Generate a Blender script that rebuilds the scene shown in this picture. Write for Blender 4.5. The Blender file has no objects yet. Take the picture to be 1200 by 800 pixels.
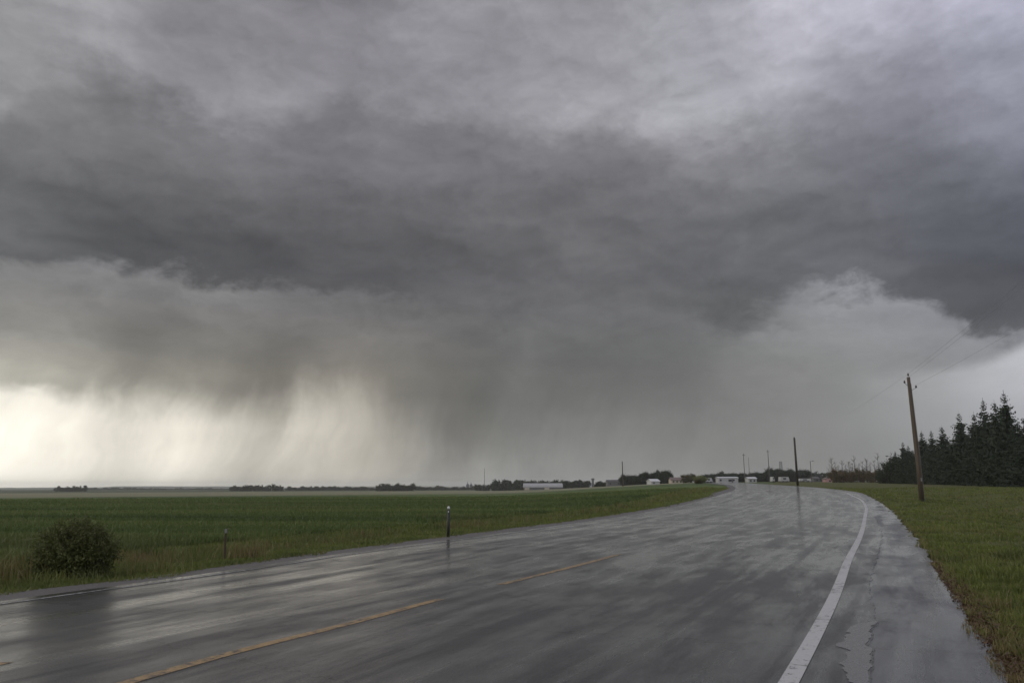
import bpy, math, random
import numpy as np
from mathutils import Vector, Matrix

S = bpy.context.scene
COL = S.collection
R = math.radians

# ------------------------------------------------------------------ camera
EYE = 1.65
cam = bpy.data.cameras.new('camera')
cam.sensor_width = 36.0
cam.lens = 27.0
cam.clip_start = 0.05
cam.clip_end = 40000.0
co = bpy.data.objects.new('camera', cam)
COL.objects.link(co)
co.matrix_world = Matrix.Translation((0, 0, EYE)) @ Matrix.Rotation(R(90 + 10.696), 4, 'X') @ Matrix.Rotation(R(-0.149), 4, 'Z')
S.camera = co

# ------------------------------------------------------------------ exposure
S.view_settings.view_transform = 'Standard'
S.view_settings.look = 'None'
S.view_settings.exposure = 0.0
S.view_settings.gamma = 1.0
S.view_settings.use_curve_mapping = False
S.render.engine = 'CYCLES'
S.cycles.max_bounces = 5
S.cycles.transparent_max_bounces = 6
S.cycles.volume_bounces = 1

# ------------------------------------------------------------------ sky
# brightness of the storm sky, rows by elevation (degrees), columns by azimuth every 5 degrees from -35 to 35
SKY_TOP = ([14, 19, 23, 27, 31, 35], [
    [135, 135, 140, 140, 140, 140, 140, 140, 140, 140, 139, 136, 124, 115, 110],
    [138, 139, 144, 144, 143, 142, 143, 143, 144, 144, 143, 140, 130, 121, 121],
    [145, 146, 149, 150, 147, 147, 148, 150, 153, 153, 152, 151, 138, 135, 148],
    [150, 150, 148, 153, 152, 151, 151, 153, 162, 168, 173, 178, 159, 162, 170],
    [160, 170, 146, 145, 143, 148, 152, 156, 164, 168, 171, 187, 192, 193, 194],
    [163, 168, 149, 141, 129, 141, 154, 158, 159, 163, 173, 197, 196, 193, 194]])
SKY_MASS = ([9, 13, 17, 21, 25, 29], [
    [110, 101, 100, 100, 100, 102, 104, 106, 106, 106, 105, 104, 103, 94, 94],
    [100, 87, 85, 86, 89, 93, 97, 99, 101, 101, 100, 97, 98, 88, 80],
    [104, 90, 85, 86, 89, 92, 95, 98, 101, 103, 104, 103, 106, 100, 97],
    [121, 112, 108, 109, 106, 106, 108, 110, 112, 115, 119, 123, 123, 122, 132],
    [136, 121, 120, 128, 126, 126, 127, 129, 134, 138, 142, 143, 142, 143, 155],
    [135, 121, 122, 132, 130, 133, 136, 140, 147, 154, 159, 165, 153, 146, 154]])
SKY_LOW = ([0, 2, 4.5, 7, 9.5, 13, 17], [
    [205, 204, 198, 193, 189, 172, 148, 141, 138, 135, 132, 130, 131, 138, 147],
    [197, 194, 188, 187, 186, 166, 138, 133, 129, 129, 130, 132, 136, 148, 159],
    [190, 177, 161, 157, 157, 144, 124, 124, 119, 122, 130, 138, 147, 160, 169],
    [184, 167, 147, 142, 139, 129, 117, 116, 114, 117, 126, 139, 149, 151, 157],
    [144, 134, 126, 126, 126, 121, 114, 113, 112, 114, 124, 140, 150, 151, 147],
    [123, 127, 125, 124, 118, 113, 111, 109, 109, 110, 120, 141, 151, 140, 125],
    [126, 134, 130, 125, 119, 114, 111, 108, 108, 108, 114, 131, 150, 139, 120]])
SKY_GLOW = ([0, 2, 4, 6, 8, 10.5], [
    [255, 249, 239, 220, 208, 187, 157, 150, 143, 138, 134, 132, 134, 142, 149],
    [255, 251, 243, 227, 209, 180, 149, 147, 135, 133, 134, 135, 140, 153, 163],
    [252, 248, 240, 227, 209, 174, 136, 134, 127, 127, 132, 140, 150, 168, 181],
    [241, 237, 225, 213, 199, 165, 128, 125, 121, 123, 130, 141, 155, 177, 199],
    [217, 212, 197, 189, 181, 154, 123, 120, 117, 118, 127, 141, 155, 178, 207],
    [205, 191, 168, 161, 176, 156, 120, 118, 115, 117, 126, 139, 152, 175, 208]])
EDGE_SHELF = [(-34.74, 14.43), (-32.41, 14.47), (-27.38, 14.43), (-21.89, 14.39), (-17.79, 14.25), (-12.87, 13.76), (-7.79, 13.39), (-2.61, 13.74), (2.63, 13.98), (7.81, 13.61), (12.2, 12.17), (15.23, 11.15), (17.65, 11.62), (19.18, 12.48), (21.55, 13.36), (24.89, 13.27), (26.66, 12.04), (29.43, 11.4), (30.45, 10.17), (32.41, 9.74), (34.26, 9.86)]
EDGE_TOP = [(-35.58, 21.91), (-34.03, 24.97), (-29.03, 26.36), (-27.33, 25.76), (-24.79, 25.91), (-22.06, 24.7), (-19.03, 24.67), (-13.46, 27.24), (-10.5, 27.72), (-5.42, 26.6), (0.04, 26.22), (2.77, 25.71), (6.85, 26.16), (10.83, 25.2), (16.58, 24.07), (21.49, 24.01), (25.75, 26.06), (31.25, 26.45), (35.87, 23.72)]
EDGE_GLOW = [(-33.86, 6.02), (-31.13, 6.19), (-29.16, 5.76), (-24.04, 5.77), (-19.06, 5.72), (-16.72, 5.18), (-14.99, 6.08), (-12.62, 7.25), (-9.52, 6.69), (-7.59, 4.34), (-3.8, 2.79), (-0.02, 3.1), (6.3, 4.31), (12.55, 6.07), (18.57, 7.38), (24.15, 7.39), (27.31, 7.64), (29.81, 7.57), (32.2, 7.7), (34.1, 8.38)]

def lin(v):
    c = v / 255.0
    return c / 12.92 if c <= 0.04045 else ((c + 0.055) / 1.055) ** 2.4

class X:
    """A socket that takes + - * / and a few functions: each makes one Math node."""
    nt = None
    def __init__(s, sock): s.s = sock
    @staticmethod
    def m(op, *a, clamp=False):
        n = X.nt.nodes.new('ShaderNodeMath'); n.operation = op; n.use_clamp = clamp
        for i, v in enumerate(a):
            if isinstance(v, X): X.nt.links.new(v.s, n.inputs[i])
            else: n.inputs[i].default_value = v
        return X(n.outputs[0])
    def __add__(s, o): return X.m('ADD', s, o)
    def __radd__(s, o): return X.m('ADD', o, s)
    def __sub__(s, o): return X.m('SUBTRACT', s, o)
    def __rsub__(s, o): return X.m('SUBTRACT', o, s)
    def __mul__(s, o): return X.m('MULTIPLY', s, o)
    def __rmul__(s, o): return X.m('MULTIPLY', o, s)
    def __truediv__(s, o): return X.m('DIVIDE', s, o)

def mapr(v, a, b, c=0.0, d=1.0, smooth=False):
    n = X.nt.nodes.new('ShaderNodeMapRange')
    n.interpolation_type = 'SMOOTHSTEP' if smooth else 'LINEAR'
    n.clamp = True
    for i, q in enumerate((v, a, b, c, d)):
        if isinstance(q, X): X.nt.links.new(q.s, n.inputs[i])
        else: n.inputs[i].default_value = q
    return X(n.outputs[0])

def vec(x, y, z=0.0):
    n = X.nt.nodes.new('ShaderNodeCombineXYZ')
    for i, q in enumerate((x, y, z)):
        if isinstance(q, X): X.nt.links.new(q.s, n.inputs[i])
        else: n.inputs[i].default_value = q
    return X(n.outputs[0])

def sep(v):
    n = X.nt.nodes.new('ShaderNodeSeparateXYZ'); X.nt.links.new(v.s, n.inputs[0])
    return [X(o) for o in n.outputs]

def noise(v, scale, detail=4, rough=0.5, dist=0.0, color=False):
    n = X.nt.nodes.new('ShaderNodeTexNoise')
    if v is not None: X.nt.links.new(v.s, n.inputs['Vector'])
    n.inputs['Scale'].default_value = scale; n.inputs['Detail'].default_value = detail
    n.inputs['Roughness'].default_value = rough; n.inputs['Distortion'].default_value = dist
    return X(n.outputs['Color' if color else 'Fac'])

def ramp(v, stops, interp='LINEAR'):
    n = X.nt.nodes.new('ShaderNodeValToRGB'); e = n.color_ramp.elements
    n.color_ramp.interpolation = interp
    while len(e) > 1: e.remove(e[-1])
    for i, (p, c) in enumerate(stops):
        q = e[0] if i == 0 else e.new(p)
        q.position = p
        q.color = (c, c, c, 1) if not isinstance(c, tuple) else (*c[:3], 1)
    X.nt.links.new(v.s, n.inputs[0])
    return X(n.outputs[0])

def mixc(f, a, b, mode='MIX'):
    n = X.nt.nodes.new('ShaderNodeMix'); n.data_type = 'RGBA'; n.blend_type = mode; n.clamp_factor = True
    for sock, q in ((n.inputs[0], f), (n.inputs[6], a), (n.inputs[7], b)):
        if isinstance(q, X): X.nt.links.new(q.s, sock)
        elif isinstance(q, tuple): sock.default_value = (*q[:3], 1)
        else: sock.default_value = q
    return X(n.outputs[2])

def mixf(f, a, b):
    n = X.nt.nodes.new('ShaderNodeMix'); n.data_type = 'FLOAT'
    for sock, q in ((n.inputs[0], f), (n.inputs[2], a), (n.inputs[3], b)):
        if isinstance(q, X): X.nt.links.new(q.s, sock)
        else: sock.default_value = q
    return X(n.outputs[0])

SUN_AZ, SUN_EL = -95.0, 38.0      # azimuth from +Y towards +X
world = bpy.data.worlds.new('World')
S.world = world
world.use_nodes = True
nt = world.node_tree
nt.nodes.clear()
X.nt = nt
geo = nt.nodes.new('ShaderNodeTexCoord')
dx, dy, dz = sep(X(geo.outputs['Generated']))
az = X.m('ARCTAN2', dx, dy) * 57.29578
el = X.m('ARCSINE', dz) * 57.29578
P = vec(az * 0.045, el * 0.085, 0.0)

w1 = noise(P, 1.0, 5, 0.55)
w2 = noise(vec(az * 0.045 + 7.3, el * 0.085 + 3.1, 4.0), 1.0, 5, 0.55)
fine = noise(vec(az * 0.13, el * 0.20, 9.0), 1.0, 8, 0.60, 0.15)
wisp = noise(vec(az * 0.38, el * 0.62, 2.0), 1.0, 7, 0.62, 0.3)
amp = mapr(el, 2, 14, 0.15, 1.0)
azw = az + (w1 - 0.5) * 9.0 * amp + (fine - 0.5) * 4.0 * amp
elw = el + (w2 - 0.5) * 5.0 * amp + (fine - 0.5) * 2.6 * amp + (wisp - 0.5) * 1.3 * amp

def grid(table, a, e):
    rows, vals = table
    u = mapr(a, -35, 35)
    out = None
    for i, (r, vv) in enumerate(zip(rows, vals)):
        q = ramp(u, [(k / (len(vv) - 1), lin(v)) for k, v in enumerate(vv)], 'CARDINAL')
        out = q if out is None else mixf(mapr(e, rows[i - 1], r), out, q)
    return out

def curve(pts, a):
    return ramp(mapr(a, -37, 37), [((p[0] + 37) / 74, p[1] / 50) for p in pts]) * 50.0

g_top = grid(SKY_TOP, azw, elw)
g_mass = grid(SKY_MASS, azw, elw)
g_low = grid(SKY_LOW, azw, elw)
g_glow = grid(SKY_GLOW, az + (w1 - 0.5) * 2.0, el + (w2 - 0.5) * 1.0)

# rain shafts: fine slanting streaks that hang below the cloud base
slant = az - el * 0.22 - (w1 - 0.5) * 7.0
rain = noise(vec(slant * 0.42 + (wisp - 0.5) * 0.15, el * 0.10 + fine * 0.3, 5.0), 1.0, 6, 0.60)
rain2 = noise(vec(slant * 0.15, el * 0.10 + fine * 0.4, 15.0), 1.0, 4, 0.55)
shafts = ramp(mapr(az - (el - 4.0) * 0.22 + (w2 - 0.5) * 2.5 + (fine - 0.5) * 1.5, -37, 5), [(0, 1.0), (0.10, 1.02), (0.17, 0.97), (0.225, 0.74), (0.28, 0.97), (0.33, 1.0), (0.38, 0.92), (0.43, 0.78), (0.465, 0.76), (0.50, 0.86), (0.54, 1.0), (0.64, 1.0), (0.70, 0.90), (0.77, 0.84), (0.84, 0.88), (0.88, 1.02), (0.93, 0.86), (1.0, 0.9)], 'B_SPLINE')
shaft_zone = mapr(el, 11, 3.5) * mapr(az, 26, 2, 0.15, 1.0)
streak = (1.0 + ((rain - 0.5) * 0.60 + (rain2 - 0.5) * 0.6) * shaft_zone) * (1.0 - (1.0 - shafts) * mapr(el, 0.3, 6.5, 0.45, 1.25) * mapr(el, 14, 9))

billow = noise(vec(az * 0.13 + fine, el * 0.23 + wisp * 0.3, 30.0), 1.0, 8, 0.60, 0.0)
lit = noise(vec(az * 0.13 + 0.05 + fine, el * 0.23 + 0.16 + wisp * 0.3, 30.0), 1.0, 8, 0.60, 0.0)
bands = noise(vec(az * 0.035, el * 0.17 + fine * 0.5, 40.0), 1.0, 5, 0.55, 0.0)
# the shelf's lower edge, the top of the dark mass, and the base that the glow shines under
e_shelf = curve(EDGE_SHELF, azw * 0.35 + az * 0.65)
soft = ramp(mapr(az, -37, 37), [(0, 0.7), (0.38, 0.6), (0.46, 2.8), (0.66, 2.8), (0.73, 1.4), (0.85, 1.2), (1, 0.8)])
n_edge = ((fine - 0.5) * 4.2 + (wisp - 0.5) * 3.0 + (billow - 0.5) * 2.5) * mapr(az, 5, 18, 1.0, 1.7)
m_shelf = mapr((el - e_shelf + n_edge) / soft, -1, 1, smooth=True)
e_top = curve(EDGE_TOP, az + (w1 - 0.5) * 5.0)
m_top = mapr(el - e_top + (fine - 0.5) * 7.0 + (wisp - 0.5) * 2.2, -1.4, 1.8, smooth=True)
e_glow = curve(EDGE_GLOW, az)
gsoft = ramp(mapr(az, -37, 37), [(0, 0.5), (0.07, 0.6), (0.14, 1.8), (0.3, 2.2), (0.4, 2.4), (0.8, 1.6), (0.87, 0.7), (1, 0.5)])
m_glow = mapr((e_glow - el + (fine - 0.5) * 1.6 + (wisp - 0.5) * 0.8 + (rain - 0.5) * 2.4 * mapr(az, 6, -4) * mapr(az, -34, -28) + (rain2 - 0.5) * 5.0 * mapr(az, 8, -4) * mapr(az, -34, -28)) / gsoft, -1, 1, smooth=True)

# the sun behind the rain: the glow grows past white towards the left, boosted out of view for road reflections
g_glow = g_glow * (1.0 + mapr(el, 9.0, 0.0) * (mapr(az, -26, -42, smooth=True) * 0.6 + mapr(az, -36, -55) * 2.5))
lum = mixf(m_glow, g_low, g_glow)
lum = lum * streak
lum = mixf(m_shelf, lum, g_mass)
lum = mixf(m_top, lum, g_top)
lum = lum * mapr(el, 16, 32, 1.0, 0.91)
lum = lum * (1.0 + (billow - 0.5) * mapr(el, 3, 14, 0.10, 0.55)) * (1.0 + (wisp - 0.5) * mapr(el, 6, 14, 0.0, 0.12)) * (1.0 + (lit - billow) * mapr(el, 4, 13, 0.2, 1.2)) * (1.0 + (fine - 0.5) * mapr(el, 8, 15, 0.0, 0.3)) * (1.0 + (bands - 0.5) * mapr(el, 6, 14, 0.0, 0.42))

# tints: warm in the glow low on the left, green-grey in the rain, lilac and blue high on the right
t_low = ramp(mapr(az, -36, 36), [(0, (1.04, 0.995, 0.87)), (0.35, (1.055, 0.98, 0.85)), (0.5, (1.0, 1.0, 0.955)), (0.8, (0.99, 1.0, 0.98)), (1, (0.975, 0.98, 1.06))])
t_mid = ramp(mapr(az, -36, 36), [(0, (0.98, 0.985, 1.01)), (0.3, (0.985, 0.975, 1.03)), (0.6, (0.985, 0.98, 1.03)), (0.75, (0.975, 0.985, 1.04)), (1, (0.91, 0.95, 1.14))])
t_top = ramp(mapr(az, -36, 36), [(0, (1.0, 0.98, 1.02)), (0.3, (0.99, 0.965, 1.05)), (0.6, (0.985, 0.975, 1.06)), (0.8, (0.98, 0.97, 1.10)), (1, (0.95, 0.95, 1.17))])
tint = mixc(mapr(el, 8, 15), t_low, t_mid)
tint = mixc(mapr(el, 18, 30), tint, t_top)

# unseen sky overhead and behind, set brighter than the storm to light the ground
overhead = mapr(el, 36, 60, smooth=True)
behind = mapr(X.m('ABSOLUTE', az), 60, 120, smooth=True) * mapr(el, 0, 10, 0.6, 1.0)
unseen_l = 0.62 + (billow - 0.5) * 0.3
lum = mixf(overhead, lum, unseen_l)
lum = mixf(behind, lum, unseen_l)
cloud = X(nt.nodes.new('ShaderNodeVectorMath').outputs[0])
vm = cloud.s.node; vm.operation = 'SCALE'
nt.links.new(tint.s, vm.inputs[0]); nt.links.new((lum * 10.0).s, vm.inputs['Scale'])

skyt = nt.nodes.new('ShaderNodeTexSky')
skyt.sky_type = 'NISHITA'
skyt.sun_disc = False
skyt.sun_elevation = R(SUN_EL)
skyt.sun_rotation = R(SUN_AZ)
final = mixc(0.985, X(skyt.outputs[0]), cloud)
bg = nt.nodes.new('ShaderNodeBackground')
bg.inputs['Strength'].default_value = 0.1
nt.links.new(final.s, bg.inputs['Color'])
out = nt.nodes.new('ShaderNodeOutputWorld')
nt.links.new(bg.outputs[0], out.inputs['Surface'])
world.cycles.sampling_method = 'MANUAL'
world.cycles.sample_map_resolution = 1024

# ------------------------------------------------------------------ sun through overcast
sun = bpy.data.lights.new('sun', 'SUN')
sun.energy = 0.6
sun.angle = R(25)
sun.color = (1.0, 0.95, 0.88)
so = bpy.data.objects.new('sun', sun)
COL.objects.link(so)
sd = Vector((math.sin(R(SUN_AZ)) * math.cos(R(SUN_EL)), math.cos(R(SUN_AZ)) * math.cos(R(SUN_EL)), math.sin(R(SUN_EL))))
so.rotation_euler = sd.to_track_quat('Z', 'Y').to_euler()

# ------------------------------------------------------------------ helpers
def tag(o, label=None, cat=None, group=None, kind=None):
    if label: o['label'] = label
    if cat: o['category'] = cat
    if group: o['group'] = group
    if kind: o['kind'] = kind
    return o

def link(name, me, parent=None):
    o = bpy.data.objects.new(name, me)
    COL.objects.link(o)
    if parent: o.parent = parent
    return o

def empty(name, loc, rz=0.0):
    o = bpy.data.objects.new(name, None)
    o.empty_display_size = 0.3
    COL.objects.link(o)
    o.location = loc
    o.rotation_euler = (0, 0, rz)
    return o

def copy_tree(o, loc, rz=0.0, sc=(1, 1, 1), label=None, group=None):
    r = o.copy(); COL.objects.link(r)
    r.location = loc; r.rotation_euler = (0, 0, rz); r.scale = sc
    if label: r['label'] = label
    if group: r['group'] = group
    for ch in list(o.children):
        c = ch.copy(); COL.objects.link(c); c.parent = r
        for g in list(ch.children):
            d = g.copy(); COL.objects.link(d); d.parent = c
    return r

def np_mesh(name, V, F, mats, attrs=None, midx=None, smooth=False, uv=None):
    """V (n,3); F list of (m,k) index arrays."""
    me = bpy.data.meshes.new(name)
    V = np.asarray(V, dtype=np.float32)
    F = [np.asarray(f, dtype=np.int32) for f in (F if isinstance(F, list) else [F]) if len(f)]
    me.vertices.add(len(V)); me.vertices.foreach_set('co', V.ravel())
    loops = np.concatenate([f.ravel() for f in F])
    sizes = np.concatenate([np.full(len(f), f.shape[1], np.int32) for f in F])
    starts = np.concatenate([[0], np.cumsum(sizes)[:-1]]).astype(np.int32)
    me.loops.add(len(loops)); me.loops.foreach_set('vertex_index', loops)
    me.polygons.add(len(sizes)); me.polygons.foreach_set('loop_start', starts)
    for m in (mats if isinstance(mats, (list, tuple)) else [mats]): me.materials.append(m)
    if midx is not None: me.polygons.foreach_set('material_index', np.asarray(midx, np.int32))
    if smooth: me.polygons.foreach_set('use_smooth', np.ones(len(sizes), bool))
    for k, a in (attrs or {}).items():
        at = me.attributes.new(k, 'FLOAT', 'POINT'); at.data.foreach_set('value', np.asarray(a, np.float32))
    if uv is not None:
        ul = me.uv_layers.new(name='UVMap')
        ul.data.foreach_set('uv', np.asarray(uv, np.float32)[loops].ravel())
    me.update(calc_edges=True)
    return me

class MB:
    """collects boxes, tubes and polygons into one mesh"""
    def __init__(s): s.v = []; s.f = []
    def poly(s, pts, faces):
        b = len(s.v); s.v += [tuple(p) for p in pts]; s.f += [tuple(b + i for i in f) for f in faces]
    def box(s, x0, x1, y0, y1, z0, z1):
        s.poly([(x0, y0, z0), (x1, y0, z0), (x1, y1, z0), (x0, y1, z0), (x0, y0, z1), (x1, y0, z1), (x1, y1, z1), (x0, y1, z1)],
               [(0, 3, 2, 1), (4, 5, 6, 7), (0, 1, 5, 4), (1, 2, 6, 5), (2, 3, 7, 6), (3, 0, 4, 7)])
    def tube(s, pts, rad, n=8, cap=True):
        pts = [Vector(p) for p in pts]; rings = []
        for i, p in enumerate(pts):
            d = (pts[min(i + 1, len(pts) - 1)] - pts[max(i - 1, 0)]).normalized()
            a = d.cross(Vector((0, 0, 1)) if abs(d.z) < 0.9 else Vector((0, 1, 0))).normalized(); b = d.cross(a)
            r = rad[i] if isinstance(rad, (list, tuple)) else rad
            rings.append([p + a * r * math.cos(2 * math.pi * k / n) + b * r * math.sin(2 * math.pi * k / n) for k in range(n)])
        base = len(s.v); s.v += [tuple(q) for rg in rings for q in rg]
        for i in range(len(rings) - 1):
            for k in range(n):
                s.f.append((base + i * n + k, base + i * n + (k + 1) % n, base + (i + 1) * n + (k + 1) % n, base + (i + 1) * n + k))
        if cap:
            s.f.append(tuple(base + k for k in range(n))[::-1]); s.f.append(tuple(base + (len(rings) - 1) * n + k for k in range(n)))
    def mesh(s, name, mat, smooth=False):
        me = bpy.data.meshes.new(name); me.from_pydata(s.v, [], s.f); me.materials.append(mat)
        if smooth:
            for p in me.polygons: p.use_smooth = True
        me.update(); return me
    def build(s, name, mat, parent=None, smooth=False):
        return link(name, s.mesh(name, mat, smooth), parent)

# ------------------------------------------------------------------ materials
def new_mat(name):
    m = bpy.data.materials.new(name); m.use_nodes = True
    X.nt = m.node_tree; X.nt.nodes.clear()
    o = X.nt.nodes.new('ShaderNodeOutputMaterial')
    b = X.nt.nodes.new('ShaderNodeBsdfPrincipled')
    X.nt.links.new(b.outputs[0], o.inputs[0])
    return m, b, o

def put(b, key, v):
    s = b.inputs[key]
    if isinstance(v, X): X.nt.links.new(v.s, s)
    elif isinstance(v, tuple): s.default_value = (*v[:3], 1)
    else: s.default_value = v

def bump(h, strength, dist, normal=None):
    n = X.nt.nodes.new('ShaderNodeBump')
    if isinstance(strength, X): X.nt.links.new(strength.s, n.inputs['Strength'])
    else: n.inputs['Strength'].default_value = strength
    n.inputs['Distance'].default_value = dist
    X.nt.links.new(h.s, n.inputs['Height'])
    if normal: X.nt.links.new(normal.s, n.inputs['Normal'])
    return X(n.outputs[0])

def objco(): return X(X.nt.nodes.new('ShaderNodeTexCoord').outputs['Object'])
def uvco(): return X(X.nt.nodes.new('ShaderNodeTexCoord').outputs['UV'])
def geom(name): return X(X.nt.nodes.new('ShaderNodeNewGeometry').outputs[name])
def attr(name):
    n = X.nt.nodes.new('ShaderNodeAttribute'); n.attribute_name = name; return X(n.outputs['Fac'])

def simple(name, c1, c2, scale=3.0, rough=0.7, spec=0.3, bmp=0.0, stretch=(1, 1, 1)):
    m, b, o = new_mat(name)
    x, y, z = sep(objco())
    v = vec(x * stretch[0], y * stretch[1], z * stretch[2])
    n = noise(v, scale, 6, 0.6)
    f = mapr(n, 0.3, 0.7)
    put(b, 'Base Color', mixc(f, c1, c2)); put(b, 'Roughness', mapr(n, 0.2, 0.8, rough - 0.1, min(1, rough + 0.12)))
    put(b, 'Specular IOR Level', spec)
    if bmp: put(b, 'Normal', bump(n, 0.6, bmp))
    return m

def foliage(name, c1, c2, c3, trans=0.25, rough=0.55, dry=None, st=(0.7, 0.7)):
    m, b, o = new_mat(name)
    r = geom('Random Per Island')
    x, y, z = sep(geom('Position'))
    big = noise(vec(x * st[0], y * st[1], z * 0.7), 1.0, 4, 0.55)
    c = mixc(mapr(r, 0, 1), c1, c2)
    c = mixc(mapr(big, 0.42, 0.68), c, c3)
    if dry is not None: c = mixc(X.m('MULTIPLY', attr('dry'), mapr(r, 0.0, 1.0, 0.75, 1.2), clamp=True), c, dry)
    put(b, 'Base Color', c); put(b, 'Roughness', rough); put(b, 'Specular IOR Level', 0.25)
    t = X.nt.nodes.new('ShaderNodeBsdfTranslucent'); X.nt.links.new(c.s, t.inputs[0])
    mx = X.nt.nodes.new('ShaderNodeMixShader'); mx.inputs[0].default_value = trans
    X.nt.links.new(b.outputs[0], mx.inputs[1]); X.nt.links.new(t.outputs[0], mx.inputs[2])
    X.nt.links.new(mx.outputs[0], o.inputs[0])
    return m

def asphalt_mat(name, shoulder=False):
    """wet asphalt; UV: u metres along the road, v metres in from the right edge line"""
    m, b, o = new_mat(name)
    s, t, _ = sep(uvco())
    p2 = vec(s, t, 0.0)
    stones = noise(p2, 48.0, 4, 0.7)
    speck = noise(p2, 190.0, 2, 0.5)
    blot = noise(p2, 0.8, 5, 0.6)
    lane = noise(vec(s * 0.085, t * 1.5, 3.0), 1.0, 7, 0.66, 0.4)        # long streaks drawn out by tyres
    lane2 = noise(vec(s * 0.22, t * 0.9, 11.0), 1.0, 5, 0.6, 0.8)
    ripple = noise(vec(s * 2.2, t * 1.3, 21.0), 1.0, 5, 0.65, 0.5)
    if shoulder:
        c = mixc(mapr(blot, 0.35, 0.68), (0.030, 0.031, 0.036), (0.055, 0.056, 0.064))
    else:
        c = mixc(mapr(blot, 0.35, 0.68), (0.024, 0.0235, 0.0235), (0.042, 0.041, 0.041))
        c = mixc(mapr(lane, 0.50, 0.62, 0, 0.7), c, (0.016, 0.0155, 0.0155))
        trk = X.m('ABSOLUTE', X.m('FRACT', t * 0.52 + 0.12) - 0.5)
        c = mixc(mapr(trk + (blot - 0.5) * 0.25, 0.30, 0.42, 0, 0.45), c, (0.018, 0.0175, 0.0175))
    c = mixc(mapr(stones, 0.53, 0.64, 0, 0.75), c, (0.13, 0.127, 0.124))
    c = mixc(mapr(stones, 0.48, 0.38, 0, 0.8), c, (0.018, 0.018, 0.018))
    c = mixc(mapr(speck, 0.60, 0.72, 0, 0.35), c, (0.015, 0.015, 0.015))
    # paving seams and tar lines drawn along the lanes
    wv_ = noise(vec(s * 0.05, 0.0, 60.0), 1.0, 4, 0.6)
    for pos, wd, st_ in ((3.9, 0.022, 0.55), (6.35, 0.030, 0.8), (8.3, 0.035, 0.7), (9.6, 0.025, 0.6)):
        dd_ = X.m('ABSOLUTE', t + (wv_ - 0.5) * 0.5 + (blot - 0.5) * 0.12 - pos)
        c = mixc(mapr(dd_, wd, wd * 0.4, 0, st_) * mapr(noise(vec(s * 0.18, pos, 70.0), 1.0, 4, 0.6), 0.44, 0.56), c, (0.014, 0.014, 0.014))
    crk = X.nt.nodes.new('ShaderNodeTexVoronoi'); crk.feature = 'DISTANCE_TO_EDGE'
    wob = noise(p2, 3.0, 4, 0.6, color=True)
    wx, wy, _ = sep(wob)
    X.nt.links.new(vec(s * 0.16 + wx * 0.10, t * 0.055 + wy * 0.05 + 0.3, 0.0).s, crk.inputs['Vector']); crk.inputs['Scale'].default_value = 1.0
    crack = mapr(X(crk.outputs[0]), 0.0022, 0.0008)
    c = mixc(crack * 0.8, c, (0.012, 0.012, 0.012))
    put(b, 'Base Color', c)
    wet = mapr(lane * 0.55 + lane2 * 0.45, 0.40, 0.60)                    # 1 = standing film, 0 = draining
    near = 0.32 if shoulder else 0.27
    pud = mapr(noise(vec(s * 0.5, t * 1.5, 31.0), 1.0, 6, 0.65, 0.2), 0.47, 0.60)
    put(b, 'Roughness', mixf(wet, 0.42, 0.24) + (ripple - 0.5) * 0.06)
    put(b, 'IOR', 1.36)
    # the film of standing water: its own smooth layer, broken into patches drawn out along the lanes
    film = mapr(lane * 0.40 + lane2 * 0.25 + noise(vec(s * 0.5, t * 1.5, 31.0), 1.0, 6, 0.65, 0.2) * 0.45, 0.48 if shoulder else mapr(t, 2.0, 6.5, 0.51, 0.455), 0.62, 0.0, 1.0)
    film = mixf(film, (mapr(t, 3.5, 7.0, 0.22, 0.08) + mapr(s, 36, 62, 0.0, 0.42) if not shoulder else mapr(blot, 0.3, 0.7, 0.10, 0.45)), 1.0)
    put(b, 'Coat Weight', film)
    put(b, 'Coat IOR', 1.36)
    put(b, 'Coat Roughness', mixf(film, 0.20, 0.10))
    put(b, 'Coat Normal', bump(lane, 0.6, 0.018, bump(ripple, 0.4, 0.008, bump(stones, mapr(s, 28, 50, 0.5, 0.05), 0.003))))
    nb = bump(stones, mapr(s, 34, 60, 0.9, 0.12), 0.004)
    nb = bump(ripple, 0.35, 0.006, nb)
    nb = bump(lane, 0.6, 0.02, nb)
    if crack: nb = bump(1.0 - crack, 0.5, 0.01, nb)
    put(b, 'Normal', nb)
    return m

def paint_mat(name, col, wear):
    m, b, o = new_mat(name)
    s, t, _ = sep(uvco())
    n1 = noise(vec(s, t, 0), 9.0, 7, 0.7); n2 = noise(vec(s, t, 4.0), 60.0, 3, 0.6); n3 = noise(vec(s * 0.6, t * 1.0, 8.0), 1.0, 3, 0.6)
    f = mapr(n1 + (n2 - 0.5) * 0.5 + (n3 - 0.5) * 0.5, wear, wear + 0.10, 0, 0.9)
    crackn = mapr(X.m('ABSOLUTE', X.m('FRACT', s * 0.37 + (n1 - 0.5) * 0.05) - 0.5), 0.0, 0.006, 1, 0)
    c = mixc(f, col, (0.06, 0.058, 0.056))
    c = mixc(crackn, c, (0.02, 0.02, 0.02))
    put(b, 'Base Color', c)
    put(b, 'Roughness', mapr(n1, 0.3, 0.7, 0.3, 0.5)); put(b, 'IOR', 1.36)
    put(b, 'Normal', bump(n2, 0.35, 0.002))
    return m

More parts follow.
